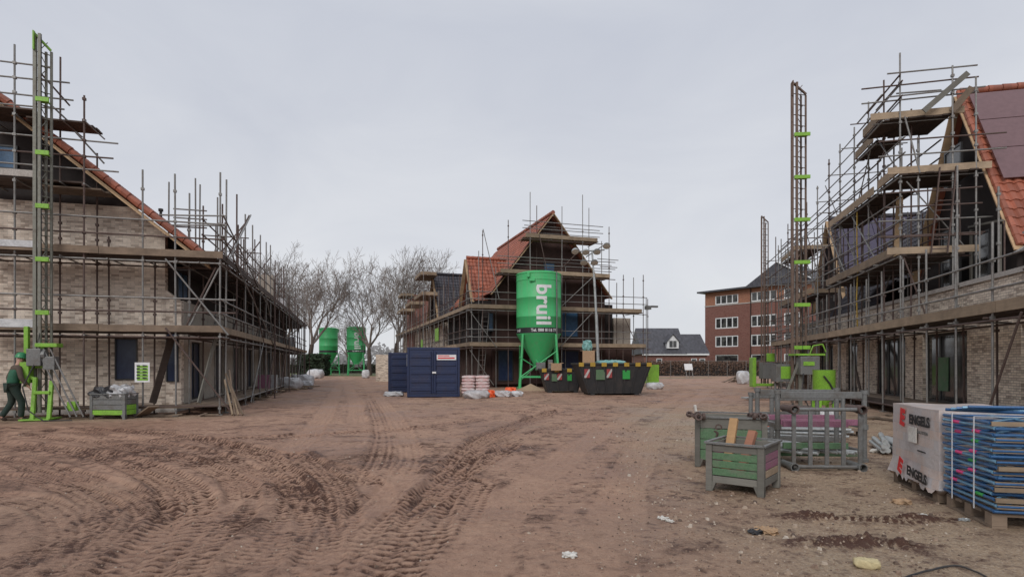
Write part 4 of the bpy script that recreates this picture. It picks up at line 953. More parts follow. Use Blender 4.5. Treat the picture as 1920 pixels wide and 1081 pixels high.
# ================= CONTAINERS =================
def container(loc, rz, label, W=2.35, D=4.6, H=2.25, sign=True):
    t = thing('shipping_container', label, 'container', loc, rz, 'navy site containers')
    MB().box(-W/2+.03, W/2-.03, .04, D-.04, .1, H-.05).build('body', M['navy'], t)
    fr = MB()
    for x_ in (-W/2, W/2-.09): fr.box(x_, x_+.09, 0, .09, .02, H); fr.box(x_, x_+.09, D-.09, D, .02, H)
    fr.box(-W/2+.09, W/2-.09, -.0, .09, H-.12, H); fr.box(-W/2+.09, W/2-.09, 0, .09, .02, .16)
    for x_ in (-W/2, W/2-.09): fr.box(x_, x_+.09, .09, D-.09, H-.1, H); fr.box(x_, x_+.09, .09, D-.09, .02, .14)
    fr.build('corner_frame', M['navy'], t, bevel=.012)
    for k in (0, 1):
        x0 = -W/2+.1+k*(W/2-.1); x1 = x0+W/2-.11; mb = MB(); mb.box(x0, x1, -.01, .03, .17, H-.13)
        for j in range(5):
            z = .30+j*.37; mb.prism([(x0+.06, z), (x1-.06, z), (x1-.12, z+.17), (x0+.12, z+.17)], -.045, -.01)
        d_ = mb.build('door', M['navy'], t, bevel=.012)
        MB().tube((x1-.1 if k == 0 else x0+.1, -.06, .2), (x1-.1 if k == 0 else x0+.1, -.06, H-.2), .018, 8).build('lock_bar', M['navy'], d_)
        if k == 0: MB().box(x1-.05, x1+.12, -.09, -.05, 1.08, 1.16).build('handle', M['white'], d_)
    mb = MB()
    for j in range(int(D/.3)): mb.prism([(.15+j*.3, -W/2+.03), (.30+j*.3, -W/2+.03), (.27+j*.3, -W/2-.01), (.18+j*.3, -W/2-.01)], .16, H-.12, 'xy')
    mb2 = MB(); mb2.v = [(y_, x_, z_) for (x_, y_, z_) in mb.v]; mb2.f = mb.f; mb2.build('corrugated_side', M['navy'], t)
    if sign:
        MB().box(W*.06, W*.43, -.055, -.047, 1.68, 1.92).build('name_plate', M['white'], t)
        MB().box(W*.08, W*.40, -.058, -.055, 1.74, 1.80).box(W*.08, W*.3, -.058, -.055, 1.85, 1.89).build('print_line', M['redink'], t)
    MB().box(-W/2-.025, -W/2-.018, .25, .75, 1.4, 1.95).build('notice_sheet', M['white'], t)
    return t
container(gp(813, 26.2), R(7), 'navy blue site container with white name plate, front one of the pair')
container(gp(768, 30.8), R(12), 'navy blue container half hidden behind the nearer one', 2.2, 4.0, 2.1, False)

# ================= bags =================
def soft_box(w_, d_, h_, mat, name, parent=None, seed=0, n=6, amp=.03, round_=.35):
    import bmesh
    bm = bmesh.new(); bmesh.ops.create_cube(bm, size=1); bmesh.ops.subdivide_edges(bm, edges=bm.edges, cuts=n, use_grid_fill=True); rr_ = random.Random(seed)
    ph = [rr_.uniform(0, 6) for _ in range(6)]
    for v_ in bm.verts:
        x, y, z = v_.co*2; k = 1-round_*.18*((x*x*y*y)+(y*y*z*z)+(x*x*z*z))
        v_.co = Vector((x*k*w_/2, y*k*d_/2, (z*k)*h_/2 + h_/2))
        v_.co += Vector((math.sin(y*5+ph[0]+z*3), math.sin(x*6+ph[1]+z*4), math.sin(x*5+y*4+ph[2])))*amp*rr_.uniform(.6, 1.2)
    me = bpy.data.meshes.new(name); bm.to_mesh(me); bm.free(); boxuv(me); me.materials.append(mat); smooth_mesh(me, 60)
    o = bpy.data.objects.new(name, me); COL.objects.link(o); o.parent = parent; return o
def pallet(loc, rz, label, W=1.2, D=.9, group='wooden pallets'):
    t = thing('pallet', label, 'pallet', loc, rz, group)
    for k in range(5): MB().box(-W/2, W/2, -D/2+k*(D-.12)/4, -D/2+k*(D-.12)/4+.12, .11, .135).build('top_board', M['board'], t)
    for x_ in (-W/2, -.06, W/2-.12):
        mb = MB()
        for y_ in (-D/2, -.06, D/2-.12): mb.box(x_, x_+.12, y_, y_+.12, .022, .11)
        mb.box(x_, x_+.12, -D/2, D/2, 0, .02); mb.build('bearer', M['board'], t)
    return t
pallet(gp(892, 26.6), R(4), 'pallet under the stack of pink and white cement bags')
cb = soft_box(.62, .42, .145, M['bag'], 'cement_bag', None, 3, 5, .008, .5)
n_ = 0; c0 = gp(892, 26.6)
for L_ in range(6):
    for i in range(2):
        for j in range(2):
            o = cb if n_ == 0 else cb.copy()
            if n_: COL.objects.link(o)
            o.location = (c0.x-.31+i*.62+random.uniform(-.02,.02), c0.y-.22+j*.44, .14+L_*.138+.005); o.rotation_euler = (0, 0, R(4)+random.uniform(-.05, .05)); n_ += 1
            tag(o, 'pink and white printed cement bag in the stack beside the navy container', 'bag', 'stacked cement bags')
for k, (px, Y, w_, h_, mt, lb) in enumerate(((893, 25.6, 1.15, .36, 'bagw', 'grey plastic wrapped bale in front of the cement bag stack'), (943, 26.6, .8, .30, 'bagw', 'low grey plastic wrapped bale right of the cement bags'), (968, 27.0, .6, .26, 'wrap', 'white sack at the right end of the row by the silo'),
        (921, 26.2, .3, .34, 'orange', 'bright orange plastic sack between two grey bales'), (957, 27.3, .5, .42, 'orange', 'orange plastic sack lying behind the low bales'),
        (738, 27.2, .9, .22, 'wrap', 'crumpled white plastic sheet left of the navy container'),
        (540, 34, 1.6, .75, 'wrap', 'big white bulk bag beside the left scaffold, nearer one'), (566, 37.5, 1.5, .85, 'wrap', 'white bulk bag beside the left scaffold, middle one'), (592, 60, 1.7, 1.0, 'wrap', 'white wrapped pack at the far end of the left scaffold'), (575, 35.5, .8, .5, 'wrap', 'small white sack right of the bulk bags'),
        (1228, 35, 1.0, .4, 'wrap', 'white plastic sheeting at the right end of the central scaffold'), (1393, 44, .9, 1.0, 'wrap', 'white wrapped heap left of the distant lime hoist cage'),
        (686, 62, .8, .9, 'wrap', 'white sack standing under the far lettered silo'))):
    o = soft_box(w_, w_*.6, h_, M[mt], 'plastic_sack' if 'sack' in lb else 'wrapped_bale', None, k+10, 7, .035, .7); o.location = gp(px, Y, -.02); o.rotation_euler.z = random.uniform(-.3, .3); tag(o, lb, 'sack' if 'sack' in lb else 'wrapped pack')

# block pack, pink panel, boards on the ground
o = MB().box(-.8, .8, -.6, .6, 0, 2.3).build('block_pack', M['brickr'], None, bevel=.02); o.location = gp(725, 50); tag(o, 'tall pack of pale building blocks left of the navy containers', 'block pack')
for k, (px, Y, mt, lb) in enumerate(((494, 29.5, 'pink', 'pink insulation pack leaning against the left scaffold'), (508, 29.8, 'sheet', 'grey insulation pack right of the pink one'))):
    o = MB().box(-.28, .28, -.12, .12, 0, .95).build('insulation_pack', M[mt], None, bevel=.02); o.location = gp(px, Y); o.rotation_euler = (R(-10), 0, R(8)); tag(o, lb, 'insulation pack')
for k in range(12):
    px = random.uniform(445, 575); Y = 24 + (px-445)*.09 + random.uniform(-1, 1); L_ = random.uniform(.8, 2.6)
    if k == 0: wb = MB().box(-1.2, 1.2, -.1, .1, 0, .045).build('loose_board', M['toe'], None); o = wb
    else: o = wb.copy(); COL.objects.link(o)
    o.location = gp(px, Y, .02+.05*(k % 4)); o.rotation_euler = (0, random.uniform(-.03, .03), random.uniform(-.5, .6)); o.scale = (L_/2.4, 1, 1)
    tag(o, 'weathered board lying in the litter along the foot of the left scaffold', 'board', 'boards littered along the left scaffold')
for k, (a_, b_) in enumerate((((423, 700), (455, 776)), ((426, 706), (447, 778)), ((430, 694), (440, 775)), ((421, 712), (436, 776)))):
    p = gp(a_[0], 17.5 + .05*k); p.z = CH+(HY-a_[1])/F*p.y; q_ = gp(b_[0], 16.9); q_.z = .03
    o = MB().bar(p, q_, .035, .07).build('leaning_board', M['toe' if k % 2 else 'board']); tag(o, ('longest pale board leaning on the corner pole of the left scaffold', 'middle board leaning on the corner pole of the left scaffold', 'steepest board leaning on the corner pole of the left scaffold', 'shortest board leaning on the corner pole of the left scaffold')[k], 'board')
o = MB().bar((0, 0, .04), (.55, -.25, .34), .3, .04).build('loose_plank', M['board']); o.location = gp(262, 16.3); tag(o, 'short plank tipped against the green and grey crate at the left', 'plank')
sb = MB().box(-.35, .35, -.06, .06, 0, .04).build('timber_scrap', M['board'], None)
for k in range(46):
    o = sb if k == 0 else sb.copy()
    if k: COL.objects.link(o)
    if k < 20: px = random.uniform(450, 600); Y = 23.5 + (px-445)*.10 + random.uniform(-1.4, 1.6); p = gp(px, Y, .01)
    elif k < 34: v0 = random.uniform(11, 30); uo = random.uniform(-1.3, -.15); p = Vector((FR.ox+FR.c*uo-FR.s*v0, FR.oy+FR.s*uo+FR.c*v0, .02))
    else: u0_ = random.uniform(-5, 0); p = Vector((FL.ox+FL.c*u0_+FL.s*.3, FL.oy+FL.s*u0_-FL.c*.3, .02))
    o.location = p; o.rotation_euler = (random.uniform(-.1,.1), random.uniform(-.12,.12), random.uniform(0, 3)); k_ = random.uniform(.4, 1.3); o.scale = (k_, random.uniform(.5, 1.4), 1)
    tag(o, 'short timber offcut dropped on the ground beside the scaffolds', 'timber scrap', 'timber scraps along the scaffolds')
# small litter in the street
for k, (px, py, s_, mt, lb) in enumerate(((1068, 1045, .075, 'paper', 'crumpled white paper scrap alone in the bare mud at the bottom'), (1243, 974, .07, 'paper', 'white paper scrap, left of two near the middle crate shadow'), (1256, 979, .05, 'paper', 'smaller white scrap just right of the other one'), (1625, 1064, .115, 'yellow', 'pale yellow foam block at the bottom right'), (1437, 1000, .12, 'card', 'flattened brown scrap in the gritty soil'), (1690, 942, .12, 'card', 'torn cardboard scrap in front of the wrapped brick pack'), (1808, 975, .06, 'sheet', 'blue grey plastic scrap beside the blue frame stack'), (1640, 848, .10, 'paper', 'round white stone by the stillage'), (1418, 1001, .09, 'bin', 'dark rubber strip left of the brown scrap'), (1730, 968, .06, 'paper', 'white chip beside the dark mud strip'))):
    p = wpt(px, py); h = .55 if 'foam' in lb or 'stone' in lb else .35
    o = soft_box(s_*1.5, s_, s_*h, M[mt if mt != 'yellow' else 'foam'], 'litter_scrap', None, 40+k, 5, s_*(.12 if mt != 'yellow' else .05), .5); o.location = (p[0], p[1], gz(*p)-.003); o.rotation_euler.z = random.uniform(-1, 1); tag(o, lb, 'litter')

# ================= SKIPS =================
def skip(loc, rz, L, Wd, H, label, frontw=.72):
    t = thing('skip', label, 'skip', loc, rz, 'black waste skips')
    b = L/2*frontw; th = .04
    def shell(inset):
        return [(-L/2+inset, -Wd/2+inset, H), (L/2-inset, -Wd/2+inset, H), (L/2-inset, Wd/2-inset, H), (-L/2+inset, Wd/2-inset, H), (-b+inset, -Wd/2+.1+inset, .08+inset), (b-inset, -Wd/2+.1+inset, .08+inset), (b-inset, Wd/2-.1-inset, .08+inset), (-b+inset, Wd/2-.1-inset, .08+inset)]
    mb = MB(); mb.add(shell(0)+shell(th), [(4,5,1,0),(5,6,2,1),(6,7,3,2),(7,4,0,3),(4,7,6,5),(8,9,13,12),(9,10,14,13),(10,11,15,14),(11,8,12,15),(12,13,14,15),(0,1,9,8),(1,2,10,9),(2,3,11,10),(3,0,8,11)])
    mb.build('tub', M['black'], t)
    rim = MB()
    for a, c in (((-L/2,-Wd/2),(L/2,-Wd/2)),((L/2,-Wd/2),(L/2,Wd/2)),((L/2,Wd/2),(-L/2,Wd/2)),((-L/2,Wd/2),(-L/2,-Wd/2))): rim.bar((a[0],a[1],H+.01),(c[0],c[1],H+.01),.10,.09)
    rim.build('rim', M['black'], t, bevel=.01)
    n = int(L/.6)
    for k in range(n+1):
        x_ = -L/2+.15+k*(L-.3)/n; xb = x_*frontw
        MB().bar((x_, -Wd/2-.03, H-.04), (xb, -Wd/2+.07, .1), .07, .05, up=(0,1,0)).build('rib', M['black'], t)
        MB().box(x_-.12, x_+.12, -Wd/2-.075, -Wd/2-.05, H-.12, H+.07).build('marker_block', M['yellow'], t)
    for k, x_ in enumerate((-L*.38, -L*.08)):
        c = t; y_ = -Wd/2+.02; pl = MB(); pl.box(x_-.13, x_+.13, y_-.055, y_-.045, H*.56, H*.84); po = pl.build('warning_plate', M['redplate'], t)
        mb = MB(); mb.prism([(x_-.13, H*.56), (x_-.05, H*.56), (x_+.13, H*.78), (x_+.13, H*.84), (x_+.08, H*.84), (x_-.13, H*.62)], y_-.058, y_-.055); mb.build('white_stripe', M['whiteplate'], po)
    MB().box(-L*.26, -L*.14, -Wd/2-.03, -Wd/2-.02, H*.5, H*.82).build('sticker', M['dgreen'], t); MB().box(L*.10, L*.20, -Wd/2-.03, -Wd/2-.02, H*.52, H*.80).build('sticker', M['gtape'], t)
    for x_ in (-L*.3, L*.3): MB().box(x_-.1, x_+.1, -Wd/2+.05, Wd/2-.05, -.02, .09).build('skid', M['black'], t)
    return t
skip(gp(1145, 28.9), R(4), 3.6, 1.8, 1.50, 'large open black skip with yellow rim markers right of the green silo')
skip(gp(1052, 31.4), R(3), 2.3, 1.5, 1.2, 'smaller black skip beneath the green silo legs')
for k, (px, Y, z, w_, h_, mt, lb) in enumerate(((1104, 28.2, 1.52, .58, .62, 'card', 'open cardboard box standing on the corner of the large skip'), (1043, 30.6, 1.16, .55, .38, 'card', 'cardboard box lying on the smaller skip'), (1101, 28.4, 2.13, .42, .5, 'teal', 'teal plastic bundle in the cardboard box on the skip'), (1145, 28.9, 1.35, 1.5, .32, 'teal', 'crumpled teal sheeting filling the large skip'), (1050, 31.4, 1.0, 1.2, .25, 'bin', 'dark rubbish bags in the smaller skip'))):
    if mt == 'card':
        o = MB().box(-w_/2, w_/2, -w_*.4, w_*.4, 0, h_).build('cardboard_box', M[mt], None, bevel=.01)
    else: o = soft_box(w_, w_*.6, h_, M[mt], 'plastic_bundle', None, 60+k, 6, .05, .8)
    o.location = gp(px, Y, z); o.rotation_euler.z = R(7*k-10); tag(o, lb, 'box' if mt == 'card' else 'rubbish')
    if mt == 'card':
        for dx in (-.7,.7): MB().bar((dx*w_*.7, -w_*.4, h_), (dx*w_*.7+.1*dx, w_*.4, h_+.02), .16, .01).build('flap', M['card'], o)
# cone heap of sand
o = MB().lathe([(.9, 0), (.55, .12), (.2, .28), (.04, .36)], 14).build('sand_heap', flat('heap_sand', (.35,.25,.16), .95), None, True); o.location = gp(995, 33.6); tag(o, 'small sand heap between the silo legs', 'sand heap')

# floodlight tower
lt = thing('light_tower', 'telescopic floodlight mast rising behind the large skip', 'floodlight tower', gp(1122, 33.0), 0)
MB().box(-.5,.5,-.4,.4,.3,1.2).build('generator', M['grey'], lt, bevel=.03)
for k, (za, zb, r_) in enumerate(((1.2, 4.3, .085), (4.2, 6.4, .065), (6.3, 7.9, .05))): MB().tube((-.12*k, 0, za), (-.12*(k+1), 0, zb), r_, 12).build('mast_section', M['sheet'], lt, True)
hd = Vector((-.4, 0, 7.85)); MB().tube(hd+Vector((-.85,0,0)), hd+Vector((.75,0,.1)), .035, 8).tube(hd+Vector((-.3,0,-.3)), hd+Vector((.9,0,.5)), .03, 8).build('cross_arm', M['grey'], lt)
M['lampglass'] = flat('lamp_glass', (.6, .58, .5), .3)
for k, (dx, dz, tl) in enumerate(((-.95, .12, 20), (-.35, .08, 15), (.3, .1, -10), (.85, .42, -20), (-.45, -.5, 0), (.15, -.5, 0))):
    h_ = MB().lathe([(.10, 0), (.2, .08), (.25, .2), (.25, .24)], 14).build('lamp_head', M['grey' if k > 1 else 'sheet'], lt, True); h_.location = hd+Vector((dx, -.1, dz)); h_.rotation_euler = (R(150), R(tl), R(tl*2)); h_.scale = (.85,.85,.85); 
    l_ = MB().lathe([(.235, .245), (.1, .26), (.02, .265)], 14).build('lamp_lens', M['lampglass'], h_, True)

# ================= background buildings =================
FA = Frm(gp(1322, 93).x, 93, math.degrees(math.atan2(-.8, .6)))
ap = thing('apartment_block', 'four storey red brick apartment block with white framed windows', 'apartment block', FA.loc(), FA.a)
st = 2.85; ops = []
for k, (p0, p1) in enumerate(((1341, 1384), (1408, 1456), (1470, 1500))):
    a0_, a1_ = FA.u_at(p0, 0), FA.u_at(p1, 0)
    for f in range(4):
        zc = [.95, 3.85, 6.7, 9.65][f] + 0.3; ops.append((a0_, a1_, zc, zc+1.7))
wall_openings(ap, M['redbrick'], 'x', 0, .4, 0, 30, 0, 10.55, [o for o in ops if o[3] < 10.4])
wall_openings(ap, M['orbrick'], 'x', 0.02, .4, 0, 30, 10.7, 12.75, [(o[0], o[1], 10.7, o[3]) for o in ops if o[3] > 11] and [o if o[2] > 10.7 else (o[0], o[1], 10.7001, 12.1) for o in ops if o[3] > 11] )
for o_ in ops:
    if o_[2] > 9: o_ = (o_[0], o_[1], 10.75, 12.2)
    if o_[2] < 2 and o_[0] < 8: window(ap, 'x', .12, *o_, fm='white', gm='glass', bars=0, fw=.14)
    else: window(ap, 'x', .10, *o_, fm='white', gm='glass', bars=3, fw=.15, dep=.14)
MB().box(-.05, 30, -.06, .35, 10.55, 10.7).build('string_course', M['conc'], ap)
MB().box(0, .4, .4, 14, 0, 12.75).box(.4, 30, 13.6, 14, 0, 12.75).build('side_wall', M['redbrick'], ap)
MB().box(-.9, 30.5, -.9, 14.5, 12.75, 13.0).build('roof', M['tileg'], ap)
MB().prism([(6.5, 13.0), (17, 13.0), (11.6, 16.2)], .4, 10).build('pitched_roof', M['tileg'], ap)
MB().bar((17, .3, 13.05), (11.6, .3, 16.25), .1, .35, up=(0,1,0)).build('white_verge', M['white'], ap)
MB().tube((7.9,-.08,0),(7.9,-.08,12.7),.07,8).build('drainpipe', M['clad'], ap)

hh = thing('bungalow', 'low brick house with dark grey roof and white dormer beyond the site', 'house', gp(1262, 84), R(0))
MB().box(-4.3, 4.9, 0, 8, 0, 2.9).build('wall', M['redbrick'], hh)
MB().box(-4.5, 5.1, -.35, -.2, 2.75, 3.0).build('gutter', M['white'], hh)
MB().prism([(-.4, 2.95), (8.4, 2.95), (4.0, 6.9)], -4.6, 1.9, 'yz').build('roof', M['tileg'], hh); MB().prism([(-.35, 2.96), (8.4, 2.96), (4.0, 6.0)], 1.95, 5.2, 'yz').build('roof', M['tileg'], hh)
dm = MB().prism([(-.85, 3.75), (.85, 3.75), (.85, 4.7), (0, 5.7), (-.85, 4.7)], .1, 3).build('dormer', M['white'], hh); MB().box(-.5, -.05, .02, .1, 3.95, 4.85).box(.05, .5, .02, .1, 3.95, 4.85).build('pane', M['glass'], dm)
mb = MB(); mb.bar((-1.05, 1.4, 4.55), (0, 1.4, 5.85), 3.0, .08, up=(0,0,1)); mb.bar((1.05, 1.4, 4.55), (0, 1.4, 5.85), 3.0, .08); mb.build('dormer_roof', M['tileg'], dm)
for x_ in (-2.4, 2.6, 3.8): window(hh, 'x', -.03, x_, x_+.8, 1.0, 2.3, fm='white', bars=0, fw=.08)

# hedges as leafy masses of small faces
def leafy(name, L, D, H, mat, n, label, loc, rz=0, group=None, leaf=.12, seed=1):
    t = thing(name, label, 'hedge' if 'hedge' in name else 'bush', loc, rz, group); rr_ = random.Random(seed); mb = MB()
    core = MB()
    for i in range(int(L/.8)):
        x0 = -L/2+i*.8; core.box(x0, x0+.82, -D*.32, D*.32, 0, H*rr_.uniform(.7, .86))
    core.build('stems', M['clad'], t)
    for i in range(n):
        x_, y_, z_ = rr_.uniform(-L/2, L/2), rr_.uniform(-D/2, D/2), H*rr_.random()**.8*(1+.12*math.sin(rr_.random()*9)); 
        a_ = Vector((rr_.uniform(-1,1), rr_.uniform(-1,1), rr_.uniform(-1,1))).normalized()*leaf*rr_.uniform(.6,1.5); b_ = Vector((rr_.uniform(-1,1), rr_.uniform(-1,1), rr_.uniform(-1,1))).normalized()*leaf
        c = Vector((x_, y_, z_)); mb.add([c-a_, c-b_, c+a_, c+b_], [(0,1,2,3)])
    mb.build('foliage', mat, t, fix=False); return t
leafy('hedge', 26, 1.6, 1.7, M['beech'], 14000, 'brown beech hedge in front of the apartment block', gp(1395, 74), R(-4), leaf=.11)
leafy('hedge', 9, 1.4, 1.45, M['beech'], 5000, 'low brown hedge before the bungalow', gp(1262, 78), 0, leaf=.11, seed=4)
leafy('bush', 3.4, 3, 2.5, M['leafd'], 5000, 'dark evergreen bush at the end of the left scaffold', gp(588, 74), 0, leaf=.16, seed=3)
leafy('hedge', 30, 1.2, 1.3, M['hedge'], 9000, 'low green hedge behind the two distant silos', gp(660, 96), 0, leaf=.15, seed=5)
def fence(x0, x1, Y, n, label, z=1.9, mt='steel'):
    t = thing('mesh_fence', label, 'fence', (x0, Y, 0), 0); L = x1-x0; L1 = L/n
    for k in range(n+1): MB().tube((k*L1, 0, 0), (k*L1, 0, z), .025, 6).build('post', M[mt], t)
    for k in range(n):
        mb = MB(); mb.tube((k*L1, 0, z-.03), ((k+1)*L1, 0, z-.03), .018, 6); mb.tube((k*L1, 0, .15), ((k+1)*L1, 0, .15), .018, 6)
        for j in range(12): mb.tube((k*L1+(j+.5)*L1/12, 0, .15), (k*L1+(j+.5)*L1/12, 0, z-.03), .006, 4)
        mb.build('mesh_panel', M[mt], t)
fence(gp(1222, 66).x, gp(1470, 66).x, 66, 7, 'site mesh fence in front of the brown hedge', 1.9)
fence(gp(576, 84).x, gp(745, 84).x, 84, 5, 'site mesh fence behind the two distant silos', 1.9)
o = MB().box(-.45,.45,-.03,.03,.9,1.6).build('sign_board', M['white']); MB().tube((-.35,0,0),(-.35,0,.95),.03,6).tube((.35,0,0),(.35,0,.95),.03,6).build('post', M['steel'], o); o.location = gp(1294, 62); o.rotation_euler = (R(-18), 0, R(10)); tag(o, 'white sign board on two posts before the bungalow fence', 'sign')
o = MB().box(-.55,.55,-.03,.03,.15,1.45).build('lime_board', M['lime']); o.location = gp(1221, 41.5); tag(o, 'lime green board standing at the right end of the central scaffold', 'board')
wd = thing('timber_heap', 'heap of timber and rubble in front of the distant hoist cage', 'rubble', gp(1380, 47), 0)
for k in range(9): MB().bar((random.uniform(-1.2,.2), random.uniform(-.4,.4), .05), (random.uniform(.2,1.4), random.uniform(-.4,.4), random.uniform(.3,.8)), .2, .04).build('plank', M['board'], wd)

# far tree line and haze strip
mb = MB(); rr_ = random.Random(8)
for i in range(9000):
    x_ = rr_.uniform(-190, 150); hgt = 9 + 4*math.sin(x_*.07)+2*math.sin(x_*.31); z_ = rr_.uniform(0, hgt*rr_.uniform(.7, 1)); a_ = rr_.uniform(.3, .8)
    c = Vector((x_, 330+rr_.uniform(-8, 8), z_)); mb.add([c+Vector((-a_,0,-a_*.5)), c+Vector((a_,0,-a_*.4)), c+Vector((a_*.7,0,a_)), c+Vector((-a_*.8,0,a_*.8))], [(0,1,2,3)])
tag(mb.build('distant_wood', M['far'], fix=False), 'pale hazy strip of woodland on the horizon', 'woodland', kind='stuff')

# ================= bare trees =================
def bare_tree(seed, H, fork=.32):
    rr_ = random.Random(seed); tk = MB(); cr = MB()
    def grow(p, d, L, r, dep):
        n = 3 if dep < 3 else 2; q_ = p
        for i in range(n):
            d2 = (d + Vector((rr_.uniform(-1,1), rr_.uniform(-1,1), rr_.uniform(-.3,.6)))*(.10+.045*dep)).normalized(); e = q_ + d2*(L/n); r2 = r*.88
            (tk if dep == 0 else cr).tube(q_, e, r, 7 if dep < 2 else (4 if dep < 4 else 3), r2); q_, d, r = e, d2, r2
            if dep >= 1 and dep < 7 and rr_.random() < .92:
                sd = d.cross(Vector((rr_.uniform(-1,1), rr_.uniform(-1,1), rr_.uniform(-1,1)))).normalized(); grow(q_, (d*.75 + sd*.62 + Vector((0,0,.14))).normalized(), L*.66, max(.015, r*.5), dep+2)
        if dep < 7:
            for i in range(2 if dep else 4):
                sd = d.cross(Vector((rr_.uniform(-1,1), rr_.uniform(-1,1), rr_.uniform(-1,1)))).normalized()
                grow(q_, (d*1.0 + sd*rr_.uniform(.35,.75) + Vector((0,0,.16))).normalized(), L*rr_.uniform(.70,.88), max(.015, r*.66), dep+1)
    grow(Vector((0,0,-.1)), Vector((0,0,1)), H*.25, H*.024, 0); print('tree', len(cr.f)); return tk, cr
tr_pl = [(577, 74, 16.8, 1), (537, 80, 18.6, 2), (500, 86, 18.5, 6), (693, 78, 16.4, 3), (738, 86, 19.2, 4), (790, 90, 19.8, 5), (655, 112, 12, 2)]
kinds = {}
lbs = ['bare tree with forked trunk just left of the two distant silos', 'bare tree behind the end of the left scaffold, left of the forked one', 'bare tree furthest left behind the scaffold poles', 'bare tree rising behind the lettered distant silo', 'bare wide crowned tree between the far silos and the central house', 'bare tree furthest right behind the scaffolded row', 'small bare tree far off between the two silos']
for k, (px, Y, H, sd) in enumerate(tr_pl):
    t = thing('bare_tree', lbs[k], 'tree', gp(px, Y), random.uniform(0, 6), 'bare winter trees')
    if sd not in kinds:
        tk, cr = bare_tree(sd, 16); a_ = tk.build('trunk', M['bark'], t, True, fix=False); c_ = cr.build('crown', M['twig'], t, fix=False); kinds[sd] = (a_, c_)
        zmax = max(v_[2] for v_ in cr.v); kinds[sd] = (a_, c_, zmax)
    else:
        for o in kinds[sd][:2]: c = o.copy(); COL.objects.link(c); c.parent = t
    k_ = H/kinds[sd][2]; t.scale = (k_, k_, k_)

# ================= left foreground: crate, sign, worker =================
def crate(loc, rz, W, D, H, label, cols, group='slatted site crates', leg=.12, post='greyw', tilt=0):
    t = thing('crate', label, 'crate', loc, rz, group); p = .075; nb = len(cols)
    for x_ in (0, W-p):
        for y_ in (0, D-p): MB().box(x_, x_+p, y_, y_+p, 0, H).prism([(x_, leg+.02), (x_+p, leg+.02), (x_+p + (.05 if x_ == 0 else 0), leg+.02), (x_+p, leg-.10), (x_, leg-.1)] if x_ == 0 else [(x_-.05, leg+.02), (x_+p, leg+.02), (x_+p, leg-.1), (x_, leg-.1)], y_+.01, y_+p-.01).build('corner_post', M[post], t, bevel=.006)
    h1 = (H-leg)/nb
    for k, (cf, cs) in enumerate(cols):
        z0, z1 = leg+k*h1+.004, leg+(k+1)*h1-.008
        MB().box(p+.002, W-p-.002, .012, .035, z0, z1).build('slat', M[cf], t, bevel=.004); MB().box(p+.002, W-p-.002, D-.035, D-.012, z0, z1).build('slat', M[cf], t, bevel=.004)
        MB().box(W-.035, W-.012, p+.002, D-p-.002, z0, z1).build('slat', M[cs], t, bevel=.004); MB().box(.012, .035, p+.002, D-p-.002, z0, z1).build('slat', M[cs], t, bevel=.004)
    MB().box(.036, W-.036, .036, D-.036, leg, leg+.03).build('floor', M['boardd'], t)
    rim = MB()
    for a, b_ in (((0,0),(W,0)),((W,0),(W,D)),((W,D),(0,D)),((0,D),(0,0))): rim.bar((a[0],a[1],H+.012),(b_[0],b_[1],H+.012),.04,.022)
    rim.build('rim', M['grey'], t); return t
cl_x = gp(180, 16.0); crate((cl_x.x, 15.75, 0), R(-2), .98, .55, .68, 'grey and lime metal crate filled with plastic under the left scaffold', [('lime', 'lime'), ('grey', 'lime'), ('grey', 'grey'), ('grey', 'grey')], post='grey')
o = soft_box(.7, .5, .32, M['bin'], 'black_bin_bag', None, 71, 7, .05, .7); o.location = (cl_x.x+.3, 16.0, .55); tag(o, 'black plastic bag heaped in the grey and lime crate', 'bag')
o = soft_box(.55, .5, .36, M['wrap'], 'plastic_bag', None, 72, 7, .06, .7); o.location = (cl_x.x+.7, 16.0, .55); tag(o, 'clear white plastic heaped in the grey and lime crate', 'bag')
sg = thing('safety_sign', 'white and lime notice sign with dark symbols fixed to a left scaffold pole', 'sign', (FL.ox, FL.oy, 0), FL.a)
us0, us1 = FL.u_at(253, -.12), FL.u_at(281, -.12); zs0, zs1 = FL.z_at(716, us0, -.12), FL.z_at(679, us0, -.12)
MB().box(us0, us1, -.14, -.12, zs0, zs1).build('plate', M['white'], sg)
for k in range(5):
    z0 = zs1-.07-(k+1)*(zs1-zs0-.1)/5.2
    MB().box(us0+.06, us1-.04, -.145, -.141, z0, z0+.075).build('lime_bar', M['lime'], sg); MB().box(us0+.05, us0+.13, -.149, -.146, z0+.045, z0+.085).box(us0+.2, us0+.27, -.149, -.146, z0+.045, z0+.085).box(us1-.13, us1-.07, -.149, -.146, z0+.045, z0+.08).build('symbol', M['blackink'], sg)

